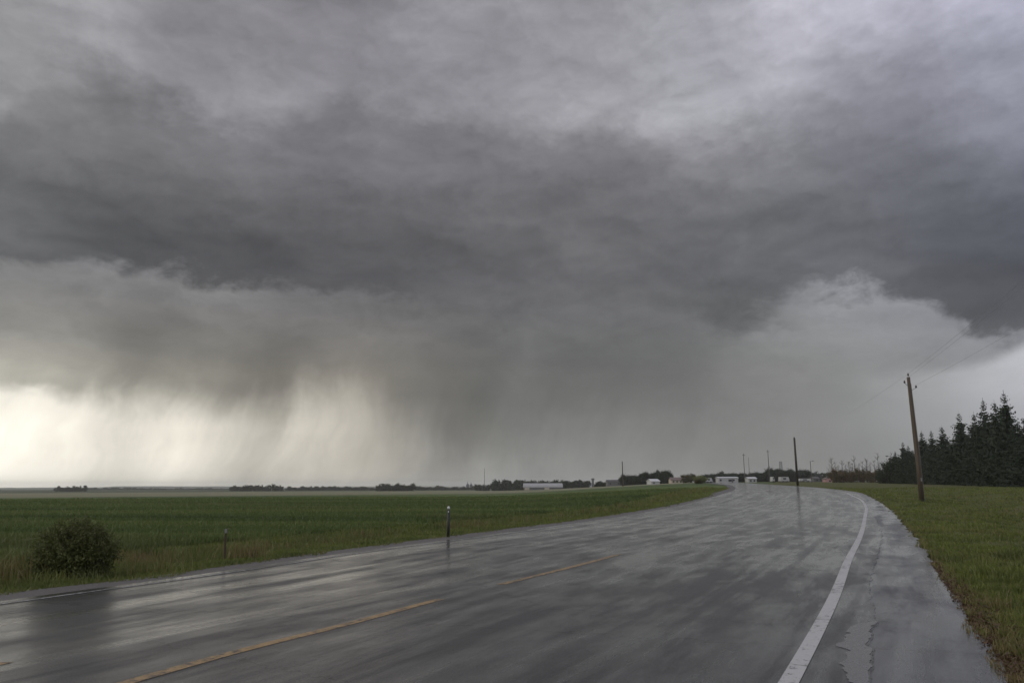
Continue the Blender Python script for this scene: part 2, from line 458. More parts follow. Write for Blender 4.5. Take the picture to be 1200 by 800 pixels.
M = {}
M['asphalt'] = asphalt_mat('wet_asphalt')
M['shoulder'] = asphalt_mat('wet_old_asphalt', True)
M['white_line'] = paint_mat('worn_white_paint', (0.42, 0.42, 0.41), 0.56)
M['white_thin'] = paint_mat('thin_white_paint', (0.36, 0.36, 0.355), 0.44)
M['yellow_line'] = paint_mat('worn_yellow_paint', (0.30, 0.20, 0.090), 0.47)
M['gravel'] = simple('wet_gravel', (0.05, 0.047, 0.043), (0.12, 0.11, 0.10), 22.0, 0.55, 0.5, 0.02)
M['leaf_bush'] = foliage('willow_leaves', (0.055, 0.074, 0.020), (0.120, 0.124, 0.036), (0.075, 0.078, 0.026), 0.2)
M['leaf_far'] = foliage('far_tree_leaves', (0.024, 0.034, 0.018), (0.040, 0.052, 0.026), (0.030, 0.040, 0.020), 0.12)
M['leaf_olive'] = foliage('olive_leaves', (0.085, 0.085, 0.030), (0.12, 0.105, 0.040), (0.105, 0.075, 0.040), 0.2)
M['leaf_light'] = foliage('pale_green_leaves', (0.15, 0.18, 0.055), (0.21, 0.235, 0.07), (0.16, 0.18, 0.06), 0.25)
M['leaf_brown'] = foliage('rusty_brush', (0.115, 0.080, 0.042), (0.085, 0.090, 0.036), (0.14, 0.085, 0.048), 0.15)
M['needle'] = foliage('spruce_needles', (0.014, 0.025, 0.012), (0.034, 0.050, 0.022), (0.018, 0.030, 0.014), 0.05)
M['grass'] = foliage('grass_blades', (0.115, 0.155, 0.033), (0.178, 0.205, 0.050), (0.062, 0.088, 0.022), 0.25, 0.5, dry=(0.20, 0.155, 0.075))
M['crop'] = foliage('crop_blades', (0.102, 0.140, 0.038), (0.150, 0.185, 0.056), (0.058, 0.086, 0.028), 0.25, 0.5, dry=(0.17, 0.15, 0.07), st=(0.02, 0.16))
M['litter'] = foliage('dead_leaves', (0.10, 0.055, 0.030), (0.06, 0.04, 0.025), (0.13, 0.09, 0.045), 0.1, 0.5)
M['bark'] = simple('bark', (0.05, 0.042, 0.034), (0.10, 0.085, 0.07), 8.0, 0.85, 0.2, 0.02, (1, 1, 0.2))
M['deadwood'] = simple('dead_grey_wood', (0.075, 0.07, 0.065), (0.13, 0.12, 0.11), 8.0, 0.85, 0.2)
M['pole'] = simple('weathered_pole_wood', (0.060, 0.045, 0.032), (0.125, 0.100, 0.074), 7.0, 0.75, 0.3, 0.01, (2.0, 2.0, 0.08))
M['pole_dark'] = simple('dark_pole_wood', (0.03, 0.026, 0.022), (0.06, 0.05, 0.042), 7.0, 0.75, 0.3, 0.01, (2.0, 2.0, 0.08))
M['metal'] = simple('galvanised_steel', (0.18, 0.18, 0.185), (0.28, 0.28, 0.28), 9.0, 0.45, 0.5)
M['post_dark'] = simple('dark_post_paint', (0.018, 0.02, 0.018), (0.035, 0.036, 0.032), 9.0, 0.5, 0.4)
M['post_rust'] = simple('rusty_steel', (0.055, 0.038, 0.028), (0.09, 0.06, 0.04), 20.0, 0.7, 0.3)
M['reflector'] = simple('white_reflector', (0.55, 0.56, 0.55), (0.68, 0.69, 0.68), 20.0, 0.3, 0.5)
M['ceramic'] = simple('brown_porcelain', (0.05, 0.03, 0.022), (0.07, 0.045, 0.03), 9.0, 0.25, 0.5)
M['wire'] = simple('aluminium_wire', (0.22, 0.22, 0.225), (0.28, 0.28, 0.285), 5.0, 0.5, 0.5)
M['white_wall'] = simple('white_siding', (0.38, 0.38, 0.37), (0.48, 0.48, 0.465), 1.5, 0.6, 0.3)
M['cream_wall'] = simple('cream_siding', (0.42, 0.37, 0.30), (0.50, 0.45, 0.37), 1.5, 0.6, 0.3)
M['red_wall'] = simple('red_siding', (0.38, 0.20, 0.19), (0.50, 0.32, 0.31), 1.5, 0.6, 0.3)
M['grey_wall'] = simple('grey_siding', (0.10, 0.10, 0.105), (0.14, 0.14, 0.14), 1.5, 0.6, 0.3)
M['roof_white'] = simple('pale_metal_roof', (0.44, 0.45, 0.46), (0.54, 0.55, 0.56), 0.8, 0.45, 0.4)
M['roof_dull'] = simple('dull_metal_roof', (0.26, 0.26, 0.26), (0.34, 0.34, 0.34), 0.8, 0.5, 0.4)
M['roof_grey'] = simple('grey_shingles', (0.07, 0.065, 0.065), (0.11, 0.10, 0.10), 3.0, 0.75, 0.3)
M['roof_pink'] = simple('faded_red_shingles', (0.12, 0.09, 0.085), (0.17, 0.13, 0.12), 3.0, 0.75, 0.3)
M['glass'] = simple('dark_window', (0.015, 0.017, 0.02), (0.03, 0.033, 0.036), 3.0, 0.15, 0.5)

# ------------------------------------------------------------------ terrain
def terrain(x, y):
    x = np.asarray(x, float); y = np.asarray(y, float)
    r = np.hypot(x, y); a = np.degrees(np.arctan2(x, y))
    t = np.clip((a + 2.5) / 17.0, 0, 1); t = t * t * (3 - 2 * t)
    back = np.clip((150 - np.abs(a)) / 40, 0, 1)
    hi = np.interp(r, [0, 38, 55, 65, 80, 120, 150, 200, 280, 400, 700, 3000], [0, 0, .3, .6, .95, 1.3, 1.5, 1.9, 2.6, 3.6, 4.5, 5.])
    lo = np.interp(r, [0, 150, 300, 800, 6000], [0, 0, -.7, -2.2, -4])
    return (t * hi + (1 - t) * lo) * back
def T(x, y): return float(terrain(x, y))

def smooth_fn(pts):
    """x as a smooth function of y through surveyed points (Catmull-Rom, monotone in y)"""
    ys = np.array([p[1] for p in pts], float); xs = np.array([p[0] for p in pts], float)
    sl = np.gradient(xs, ys)
    def f(y):
        y = np.asarray(y, float); i = np.clip(np.searchsorted(ys, y) - 1, 0, len(ys) - 2)
        h = ys[i + 1] - ys[i]; u = np.clip((y - ys[i]) / h, 0, 1)
        return ((2*u**3 - 3*u**2 + 1) * xs[i] + (u**3 - 2*u**2 + u) * h * sl[i] + (-2*u**3 + 3*u**2) * xs[i+1] + (u**3 - u**2) * h * sl[i+1])
    return f
RW = smooth_fn([(-8.9, -18), (-1.15, 0), (2.3, 6.8), (4.4, 11.1), (7.3, 17.3), (10.5, 24), (17, 38), (21.7, 48.2), (25.4, 57), (29.2, 67.6), (32.2, 76), (36, 89), (39.5, 102), (46.8, 128.6), (54.5, 162), (62, 196), (70, 232), (80, 275), (92, 330), (110, 400)])
LW = smooth_fn([(-20, -18), (-12.2, 0), (-7.17, 11.2), (-6.6, 12.5), (-5.95, 13.9), (-5.1, 16), (-4.0, 19), (-2.7, 22), (-0.5, 26.7), (4.4, 38), (9.6, 49), (15.3, 61.7), (21.7, 78), (29.8, 103.5), (41, 143.6), (50.5, 180), (60, 225), (70, 270), (82, 330), (100, 400)])
RE = smooth_fn([(-6.4, -18), (0.9, 0), (4.1, 6.7), (5.1, 8.8), (6.9, 12.6), (9.8, 18.7), (16.2, 32.6), (22.9, 47.9), (29, 63.5), (33.6, 76), (38.8, 92), (42.5, 105), (49.5, 130), (57.2, 162), (65, 196), (73, 232), (83, 275), (95, 330), (113, 400)])
LE = smooth_fn([(-21, -18), (-13.2, 0), (-8.4, 11.4), (-7.8, 12.5), (-7.1, 13.6), (-6.4, 15), (-5.6, 17.2), (-4.6, 20), (-3.2, 23.4), (-0.9, 28.8), (6.2, 44.6), (12.0, 56.5), (16.8, 67), (20.7, 79.5), (28.6, 104), (39.8, 144), (49.3, 180), (58.8, 225), (68.8, 270), (80.8, 330), (98.8, 400)])
YL = smooth_fn([(-6.5, 0), (-3.35, 6.5), (-2.7, 8.1), (-2.0, 9.5), (-1.1, 11.5), (-0.2, 13.3), (1.0, 15.7), (2.5, 18.9), (5.3, 25.8), (12.1, 44.6), (18.6, 61.3), (24, 76)])

def stations():
    ys = [-18.0]
    while ys[-1] < 400: ys.append(ys[-1] + max(0.35, abs(ys[-1]) * 0.022))
    return np.array(ys)

def ribbon(name, xl, xr, ys, nt_, mats, dz, jitter=None, skirt=0.0):
    """sheet between x=xl(y) and x=xr(y) lying dz above the terrain; u along, v across from the right white line"""
    xl_, xr_ = xl(ys), xr(ys)
    if jitter is not None: xr_ = xr_ + jitter(ys)
    rw = RW(ys); lw = LW(ys); slope = np.gradient(rw, ys); cs = 1 / np.sqrt(1 + slope ** 2)
    ker = np.ones(9) / 9.0; pad = lambda q: np.convolve(np.pad(q, 4, mode='edge'), ker, 'valid')
    shear = pad(slope * cs) if len(ys) > 9 else slope * cs
    s = np.concatenate([[0], np.cumsum(np.diff(ys) / cs[1:])])
    V = []; U = []
    for k in range(nt_ + 1):
        x = xl_ + (xr_ - xl_) * k / nt_
        V.append(np.stack([x, ys, terrain(x, ys) + dz], 1)); U.append(np.stack([s + (x - rw) * shear, (rw - x) / (rw - lw) * 11.0], 1))
    if skirt:
        x = xr_ + 0.02
        V.append(V[-1] + np.array([0.0, 0, 0])); U.append(U[-1])
        V.append(np.stack([x, ys, terrain(x, ys) + dz - skirt], 1)); U.append(U[-1])
    n = len(ys); K = len(V)
    V = np.concatenate(V); U = np.concatenate(U)
    i = np.arange(n - 1); F = []
    for k in range(K - 1):
        if skirt and k == K - 3: continue
        F.append(np.stack([k * n + i, (k + 1) * n + i, (k + 1) * n + i + 1, k * n + i + 1], 1))
    return link(name, np_mesh(name, V, [np.concatenate(F)], mats, smooth=True, uv=U))

def fbm1(y, seed, f0=1.0, oct_=5):
    rs = np.random.RandomState(seed); o = np.zeros_like(y); a = 1.0
    for k in range(oct_):
        ph = rs.rand(4) * 50; fr = f0 * 2 ** k
        o += a * (np.sin(y * fr + ph[0]) + np.sin(y * fr * 1.37 + ph[1]) + np.sin(y * fr * 0.71 + ph[2])) / 3; a *= 0.6
    return o

# ground: one sheet to the horizon, rings growing outward
def build_ground():
    azs = np.concatenate([np.arange(-180, -48, 3.0), np.arange(-48, 48, 0.3), np.arange(48, 180, 3.0)])
    rs = [0.6]
    while rs[-1] < 5600: rs.append(rs[-1] * 1.032 + 0.02)
    rs = np.array(rs)
    A, Rr = np.meshgrid(np.radians(azs), rs)
    x = Rr * np.sin(A); y = Rr * np.cos(A)
    z = terrain(x, y)
    yy = np.clip(y, -18, 400)
    dl = LE(yy) - x; dr = x - RE(yy)                     # outside distance to the two road edges
    inside = (dl < 0.0) & (dr < 0.0) & (y > -18) & (y < 400)
    z = z - np.where(inside, 0.14 + 0.002 * Rr, 0)
    rng = np.random.RandomState(5)
    lump = (np.sin(x * 1.3 + np.sin(y * 0.9) * 2) + np.sin(y * 1.7 + np.sin(x * 1.1) * 2)) * 0.02 + rng.randn(*x.shape) * 0.012
    far_l = np.clip(dl / 1.5, 0, 1); far_r = np.clip(dr / 1.5, 0, 1)
    out_ = np.maximum(far_l, far_r) * (Rr < 300)
    ditch = -0.28 * np.exp(-((dl - 4.0) / 1.8) ** 2) * (x < 30) - 0.35 * np.exp(-((dr - 7.0) / 2.4) ** 2)
    z = z + out_ * lump + np.where(inside, 0, ditch) * np.clip((150 - Rr) / 60, 0, 1)
    nr, na = x.shape
    V = np.stack([x.ravel(), y.ravel(), z.ravel()], 1)
    i, j = np.meshgrid(np.arange(nr - 1), np.arange(na), indexing='ij')
    j2 = (j + 1) % na
    F = np.stack([i * na + j, i * na + j2, (i + 1) * na + j2, (i + 1) * na + j], -1).reshape(-1, 4)
    F = F[:, ::-1]
    V = np.vstack([V, [[0, 0, 0]]]); c = len(V) - 1
    jj = np.arange(na); F2 = np.stack([np.full(na, c), (jj + 1) % na, jj], 1)
    m, b, o = new_mat('meadow_ground')
    px, py, pz = sep(geom('Position'))
    r = X.m('SQRT', px * px + py * py)
    n1 = noise(vec(px, py, 0), 0.35, 6, 0.6); n2 = noise(vec(px, py, 0), 9.0, 5, 0.65)
    rows = noise(vec(px * 0.006, py * 0.05, 2.0), 1.0, 5, 0.6, 0.6)       # drilled rows and tramlines of the crop
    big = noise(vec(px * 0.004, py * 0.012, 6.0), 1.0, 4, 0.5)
    green = mixc(mapr(n2, 0.3, 0.7), (0.078, 0.106, 0.032), (0.112, 0.145, 0.046))
    green = mixc(mapr(rows, 0.40, 0.60), green, (0.045, 0.070, 0.025))
    verge = mixc(mapr(n1, 0.35, 0.65), (0.072, 0.084, 0.026), (0.092, 0.086, 0.034))
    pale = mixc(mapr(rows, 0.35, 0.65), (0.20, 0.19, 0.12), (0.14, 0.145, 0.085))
    side = mapr(px - py * 0.34 + (n1 - 0.5) * 4.0, -4.0, 0.0)
    dist_edge = r + (big - 0.5) * 60.0 - px * 0.9  # edge of the pale stubble, pulled nearer on the left to paint rain mist
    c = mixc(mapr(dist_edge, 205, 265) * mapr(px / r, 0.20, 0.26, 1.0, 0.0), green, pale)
    c = mixc(mapr(dist_edge, 820, 870), c, (0.055, 0.070, 0.035))
    c = mixc(side, c, verge)
    c = mixc(mapr(r, 16, 9), c, (0.045, 0.042, 0.022))
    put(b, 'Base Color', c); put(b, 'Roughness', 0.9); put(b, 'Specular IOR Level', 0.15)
    put(b, 'Normal', bump(n2, 0.5, 0.05))
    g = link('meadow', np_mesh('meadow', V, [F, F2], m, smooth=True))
    tag(g, 'green meadow and crop field running to the horizon', 'field', kind='structure')
build_ground()

ys = stations()
def off(f, d): return lambda y: f(y) + d
tag(ribbon('road_shoulder', lambda y: RW(y) - 0.2, RE, ys, 8, M['shoulder'], 0.043, lambda y: fbm1(y, 3, 2.2) * 0.06 * np.clip(y / 8, 0.6, 2.0), skirt=0.12),
    'old wet asphalt shoulder to the right of the white line', 'shoulder', kind='structure')
BR = smooth_fn([(-2, 0), (2.95, 6.7), (3.35, 7.6), (3.85, 8.7), (4.55, 10.1), (5.0, 11.2), (5.75, 12.9), (7.85, 17.2), (10.9, 23.4), (17.6, 38.2), (23.0, 50.5), (30.5, 69), (37.2, 90), (48, 130), (56, 162), (112, 400)])
ysf = np.concatenate([[-18], np.arange(-2, 30, 0.06), stations()[stations() > 30]])
ysf = ysf[ysf < 396]
def BRE(y): return np.where(y < 6.0, RW(y) + 0.60, BR(y))
tag(ribbon('road', lambda y: LW(y) - 0.35, BRE, ysf, 14, M['asphalt'], 0.055, lambda y: fbm1(y, 8, 6.0, 5) * 0.04, skirt=0.03),
    'wet grey asphalt road curving away to the right with streaked sheen', 'road', kind='structure')
tag(ribbon('gravel_shoulder', off(LE, -0.3), lambda y: LW(y) - 0.3, ys, 5, M['gravel'], 0.03), 'narrow wet gravel edge left of the road', 'gravel', kind='structure')

def marking(name, f, w, y0, y1, mat, dz=0.061, step=0.2):
    yy = [y0]
    while yy[-1] < y1: yy.append(yy[-1] + max(step, abs(yy[-1]) * 0.02))
    yy[-1] = y1; yy = np.array(yy)
    return ribbon(name, lambda y: f(y) - w / 2, lambda y: f(y) + w / 2, yy, 1, mat, dz)
tag(marking('road_edge_marking', RW, 0.175, -6, 300, M['white_line']), 'solid worn white edge line on the right side of the road', 'road marking', kind='structure')
tag(marking('road_edge_marking', LW, 0.09, 2, 62, M['white_thin']), 'thin white edge line along the left side of the road', 'road marking', kind='structure')
for (a, b_) in ((4.6, 11.6), (13.3, 19.0)):
    tag(marking('road_centre_marking', YL, 0.15, a, b_, M['yellow_line'], 0.058), 'faded yellow centre dash on wet asphalt', 'road marking', kind='structure')
tag(marking('road_centre_marking', lambda y: YL(y) - 1.8, 0.12, 5.2, 7.6, M['yellow_line'], 0.058), 'faint yellow dash near the lower left corner', 'road marking', kind='structure')

def edge_marking_patch():
    yy = np.arange(6.3, 9.7, 0.03)
    jit = lambda y: BRE(y) + fbm1(y, 8, 6.0, 5) * 0.04 - 0.015
    wd = lambda y: np.clip((9.7 - y) / 0.2, 0, 1) * (0.16 + 0.10 * np.clip(y - 6.6, 0, 1) + fbm1(y, 17, 5.0) * 0.05)
    o = ribbon('road_patch', lambda y: jit(y) - np.maximum(wd(y), 0.004), jit, yy, 4, simple('bleached_patch', (0.085, 0.085, 0.086), (0.17, 0.169, 0.168), 30.0, 0.25, 0.5, 0.003), 0.058)
    tag(o, 'pale bleached patch of asphalt beside the cracked seam', 'road patch', kind='structure')
edge_marking_patch()

# ------------------------------------------------------------------ grass
def blades(name, x, y, z, h, w, dry, mat, seed, lean=0.35):
    rng = np.random.RandomState(seed); n = len(x)
    a = rng.rand(n) * 2 * math.pi; la = rng.rand(n) * 2 * math.pi; ln = np.abs(rng.randn(n)) * lean * h
    ca, sa = np.cos(a) * w / 2, np.sin(a) * w / 2
    lx, ly = np.cos(la) * ln, np.sin(la) * ln
    base = np.stack([x, y, z - 0.01], 1)
    d = np.stack([ca, sa, np.zeros(n)], 1)
    mid = base + np.stack([lx * 0.3, ly * 0.3, h * 0.55], 1); tip = base + np.stack([lx, ly, h], 1)
    V = np.stack([base - d, base + d, mid + d * 0.75, mid - d * 0.75, tip], 1).reshape(-1, 3)
    i = np.arange(n) * 5
    return link(name, np_mesh(name, V, [np.stack([i, i + 1, i + 2, i + 3], 1), np.stack([i + 3, i + 2, i + 4], 1)], mat, attrs={'dry': np.repeat(dry, 5)}))

def vnoise(x, y, s, seed=0):
    return (np.sin(x * s + seed + 1.7 * np.sin(y * s * 0.8)) + np.sin(y * s * 1.3 + seed * 2 + 1.3 * np.sin(x * s * 0.7)) + np.sin((x + y) * s * 0.6 + seed)) / 6 + 0.5

def grass_fields():
    rng = np.random.RandomState(11)
    N = 620000
    a = np.radians(rng.uniform(-46, 46, N)); r = np.exp(rng.uniform(math.log(4.5), math.log(130), N))
    x, y = r * np.sin(a), r * np.cos(a)
    dl = (LE(y) - x) * 0.9; dr = (x - RE(y)) * 0.9
    jl = (vnoise(x, y, 2.1, 3) - 0.5) * 0.5; jr = (vnoise(x, y, 3.1, 5) - 0.5) * 0.35
    z = terrain(x, y) - 0.28 * np.exp(-((LE(y) - x - 4.0) / 1.8) ** 2) * (x < 30) * np.clip((150 - r) / 60, 0, 1)
    zr = terrain(x, y) - 0.35 * np.exp(-((x - RE(y) - 7.0) / 2.4) ** 2) * np.clip((150 - r) / 60, 0, 1)
    # left verge: mown strip then tall weeds
    k = (dl + jl > 0.05) & (dl < 6.2 + jl * 2)
    dd = dl[k]; rr = r[k]; nz = vnoise(x[k], y[k], 0.9, 2); nf = rng.rand(k.sum())
    tall = np.clip((dd - 1.6) / 1.6, 0, 1) * np.clip((5.6 - dd) / 1.2, 0, 1)
    hgt = (0.07 + 0.05 * nf) + tall * (0.08 + 0.36 * nf * nz * (0.5 + vnoise(x[k], y[k], 2.9, 12)))
    nz2 = vnoise(x[k], y[k], 3.3, 6)
    dry = np.clip(0.05 + tall * (nz * nz2 * 1.5 - 0.22) + (nf > 0.94) * 0.5, 0, 1)
    dry = np.where(dd < 0.3, np.clip(dry + 0.35 * (nf > 0.6), 0, 1), dry)
    o = blades('verge_grass', x[k], y[k], z[k], hgt, 0.0030 + 0.0011 * rr, dry, M['grass'], 1)
    tag(o, 'short green grass and taller weeds along the left road edge', 'grass', kind='stuff')
    # crop field
    k = (dl > 5.6)
    rr = r[k]; nf = rng.rand(k.sum()); nz = vnoise(x[k], y[k], 0.25, 7)
    row = np.sin((y[k] * 0.96 + x[k] * 0.12) * 2.0) * 0.5 + 0.5
    o = blades('crop_grass', x[k], y[k], z[k], (0.13 + 0.10 * nf) * (0.75 + 0.4 * nz) * (0.75 + 0.5 * row), 0.004 + 0.0015 * rr, np.clip((nz - 0.7) * 0.9, 0, 0.35), M['crop'], 2)
    tag(o, 'young dark green crop covering the open field', 'crop', kind='stuff')
    # right verge
    k = (dr + jr > -0.03) & (x > 0)
    dd = dr[k]; rr = r[k]; nf = rng.rand(k.sum()); nz = vnoise(x[k], y[k], 1.1, 9)
    nb = vnoise(x[k], y[k], 0.45, 15); hgt = 0.04 + 0.06 * nf + 0.09 * nz * nb * np.clip(dd, 0, 1)
    hgt = hgt + np.clip(vnoise(x[k], y[k], 7.0, 4) - 0.6, 0, 1) * 0.30 * (rr < 25) + np.clip(vnoise(x[k], y[k], 2.2, 14) - 0.62, 0, 1) * 0.25
    near = np.clip((16 - rr) / 8, 0, 1)
    dry = np.clip(0.25 * nz * nb + 0.10 * (nb > 0.62) * nf + np.clip(0.9 - dd / (0.35 + 0.7 * near), 0, 1) * (nf > 0.25) * (0.5 + 0.5 * near) + (nf > 0.95) * 0.5, 0, 1)
    o = blades('bank_grass', x[k], y[k], zr[k], hgt, 0.0030 + 0.0011 * rr, dry, M['grass'], 3)
    tag(o, 'rough green grass on the bank right of the road, browner at the asphalt edge', 'grass', kind='stuff')
    # dead leaves and straw on the right edge
    n = 9000
    yy = rng.uniform(3.5, 17, n); w = np.abs(rng.randn(n)) * 0.22 * np.clip((18 - yy) / 8, 0.3, 1.3)
    xx = RE(yy) - 0.02 + w + (rng.rand(n) - 0.6) * 0.10
    zz = terrain(xx, yy) + np.where(xx < RE(yy) + 0.02, 0.045, 0.03 + rng.rand(n) * 0.03)
    o = blades('leaf_litter', xx, yy, zz, rng.uniform(0.005, 0.03, n), rng.uniform(0.012, 0.035, n), np.zeros(n), M['litter'], 6, lean=1.6)
    tag(o, 'brown dead leaves and straw scattered where the asphalt meets the grass', 'leaf litter', kind='stuff')
grass_fields()

def stalks(name, cx, cy, n, sp, h0, h1, seed, label, cat, dry=1.0):
    rng = np.random.RandomState(seed)
    x = cx + rng.randn(n) * sp; y = cy + rng.randn(n) * sp
    o = blades(name, x - cx, y - cy, np.zeros(n), rng.uniform(h0, h1, n), np.full(n, 0.0022 + 0.0009 * math.hypot(cx, cy)), np.full(n, dry), M['grass'], seed, 0.45)
    o.location = (cx, cy, T(cx, cy) - 0.02)
    tag(o, label, cat, None, 'stuff')
stalks('grass_tuft', 6.55, 10.9, 70, 0.10, 0.12, 0.30, 21, 'straw coloured grass tuft leaning over the right asphalt edge', 'grass tuft', 0.8)
stalks('grass_tuft', 5.85, 9.55, 120, 0.12, 0.05, 0.15, 22, 'low dark green weed tuft creeping onto the right asphalt edge', 'grass tuft', 0.1)
stalks('weed_clump', -9.5, 14.9, 260, 0.35, 0.25, 0.62, 23, 'dry brown weed clump left of the round bush', 'weeds', 0.75)
stalks('weed_clump', -6.35, 18.9, 140, 0.25, 0.25, 0.6, 24, 'pale dry weeds around the thin rusty post', 'weeds', 0.9)
stalks('weed_clump', -8.3, 14.55, 420, 0.5, 0.08, 0.28, 26, 'short grass and weeds growing into the foot of the round bush', 'weeds', 0.25)
stalks('weed_clump', -7.1, 15.6, 160, 0.35, 0.2, 0.42, 25, 'low weeds just right of the round bush', 'weeds', 0.45)

# ------------------------------------------------------------------ shrubs and trees
def leaf_cards(P, size, rng, up=0.3):
    n = len(P)
    a = rng.randn(n, 3); a /= np.linalg.norm(a, axis=1)[:, None]
    b = rng.randn(n, 3); b -= (b * a).sum(1)[:, None] * a; b /= np.linalg.norm(b, axis=1)[:, None]
    s = (size * (0.6 + 0.8 * rng.rand(n)))[:, None]
    V = np.stack([P - a * s, P + b * s * 0.42, P + a * s, P - b * s * 0.42], 1).reshape(-1, 3)
    i = np.arange(n) * 4
    return V, np.stack([i, i + 1, i + 2, i + 3], 1)

def crown_points(w, h, z0, rng, n, clumps, flat=1.0):
    """points in uneven clumps spread through a crown of width w, height h above z0"""
    C = []
    while len(C) < clumps:
        p = rng.uniform(-1, 1, 3)
        if np.linalg.norm(p) < 1 and rng.rand() < 0.25 + np.linalg.norm(p): C.append(p)
    C = np.array(C); rad = rng.uniform(0.16, 0.34, clumps)
    k = rng.randint(0, clumps, n)
    P = C[k] * 0.84 + rng.randn(n, 3) * rad[k][:, None] * 0.62
    P = P * np.array([w / 2, w / 2, h / 2]) + np.array([0, 0, z0 + h / 2])
    return P[P[:, 2] > min(z0 * 0.3, -0.3)]

def trunk_mb(h, r, rng, limbs=5, spread=0.3):
    t = MB(); t.tube([(0, 0, -0.2), (0.02 * h, 0, h * 0.3), (0.01 * h, 0.01 * h, h * 0.62), (0, 0, h * 0.85)], [r, r * 0.8, r * 0.5, r * 0.15], 7)
    for k in range(limbs):
        a = rng.rand() * 6.28; z = h * rng.uniform(0.25, 0.6); L = h * rng.uniform(spread * 0.6, spread)
        t.tube([(0, 0, z), (math.cos(a) * L * 0.5, math.sin(a) * L * 0.5, z + L * 0.45), (math.cos(a) * L, math.sin(a) * L, z + L * 1.0)], [r * 0.45, r * 0.3, r * 0.08], 5)
    return t

def tree_meshes(kind, w, h, z0, n, clumps, leaf, mat, seed, limbs=5):
    rng = np.random.RandomState(seed)
    P = crown_points(w, h - z0, z0, rng, n, clumps)
    V, F = leaf_cards(P, leaf, rng)
    return trunk_mb(h, 0.022 * h + 0.03, rng, limbs).mesh(kind + '_trunk', M['bark']), np_mesh(kind + '_crown', V, [F], mat)

def plant(name, meshes, loc, rz, sc, label, cat, group=None, names=('trunk', 'crown')):
    e = empty(name, loc, rz); e.scale = sc
    for nm, me in zip(names, meshes): link(nm, me, e)
    tag(e, label, cat, group)
    return e

# round willow bush on the left verge
def round_bush():
    rng = np.random.RandomState(77)
    n = 30000
    u = rng.randn(n, 3); u /= np.linalg.norm(u, axis=1)[:, None]
    lump = 1 + 0.07 * np.sin(u[:, 0] * 5 + 1) * np.sin(u[:, 1] * 4) + 0.08 * np.sin(u[:, 2] * 7 + u[:, 0] * 6)
    lump = lump * (1 + 0.10 * np.sin(u[:, 0] * 11 + u[:, 2] * 9) * np.sin(u[:, 1] * 9 + u[:, 2] * 5))
    rr = (rng.rand(n) ** 0.45) * lump * (1 + 0.11 * rng.randn(n))
    P = u * rr[:, None] * np.array([0.70, 0.66, 0.52]) + np.array([0, 0, 0.42])
    sp = rng.randn(420, 3) * 1.0; sp[:, 2] = np.abs(sp[:, 2]) * 1.1 + 0.1; sp /= np.linalg.norm(sp, axis=1)[:, None]
    q = np.repeat(sp, 14, axis=0) * np.tile(np.linspace(0.75, 1.0, 14), 420)[:, None] * np.repeat(rng.uniform(0.95, 1.28, 420), 14)[:, None]
    P = np.vstack([P, q * np.array([0.74, 0.70, 0.62]) + rng.randn(len(q), 3) * 0.018 + np.array([0, 0, 0.36])])
    P = P[P[:, 2] > 0.02]
    V, F = leaf_cards(P, 0.024, rng)
    st = MB()
    for k in range(260):
        a = rng.rand() * 6.28; el_ = rng.uniform(0.15, 1.5); L = rng.uniform(0.8, 1.08)
        d = Vector((math.cos(a) * math.cos(el_) * 0.80, math.sin(a) * math.cos(el_) * 0.72, math.sin(el_) * 0.95)) * L
        st.tube([(d.x * 0.06, d.y * 0.06, 0), (d.x * 0.55, d.y * 0.55, d.z * 0.62), (d.x * 0.97, d.y * 0.97, d.z * 0.98)], [0.006, 0.004, 0.0015], 4, False)
    x, y = -8.45, 15.35
    e = empty('bush', (x, y, T(x, y) - 0.18))
    e.scale = (0.98, 0.98, 1.14)
    tag(e, 'round dark green bush on the grass verge left of the road', 'bush')
    st.build('stems', M['bark'], e); link('leaves', np_mesh('leaves', V, [F], M['leaf_bush']), e)
round_bush()

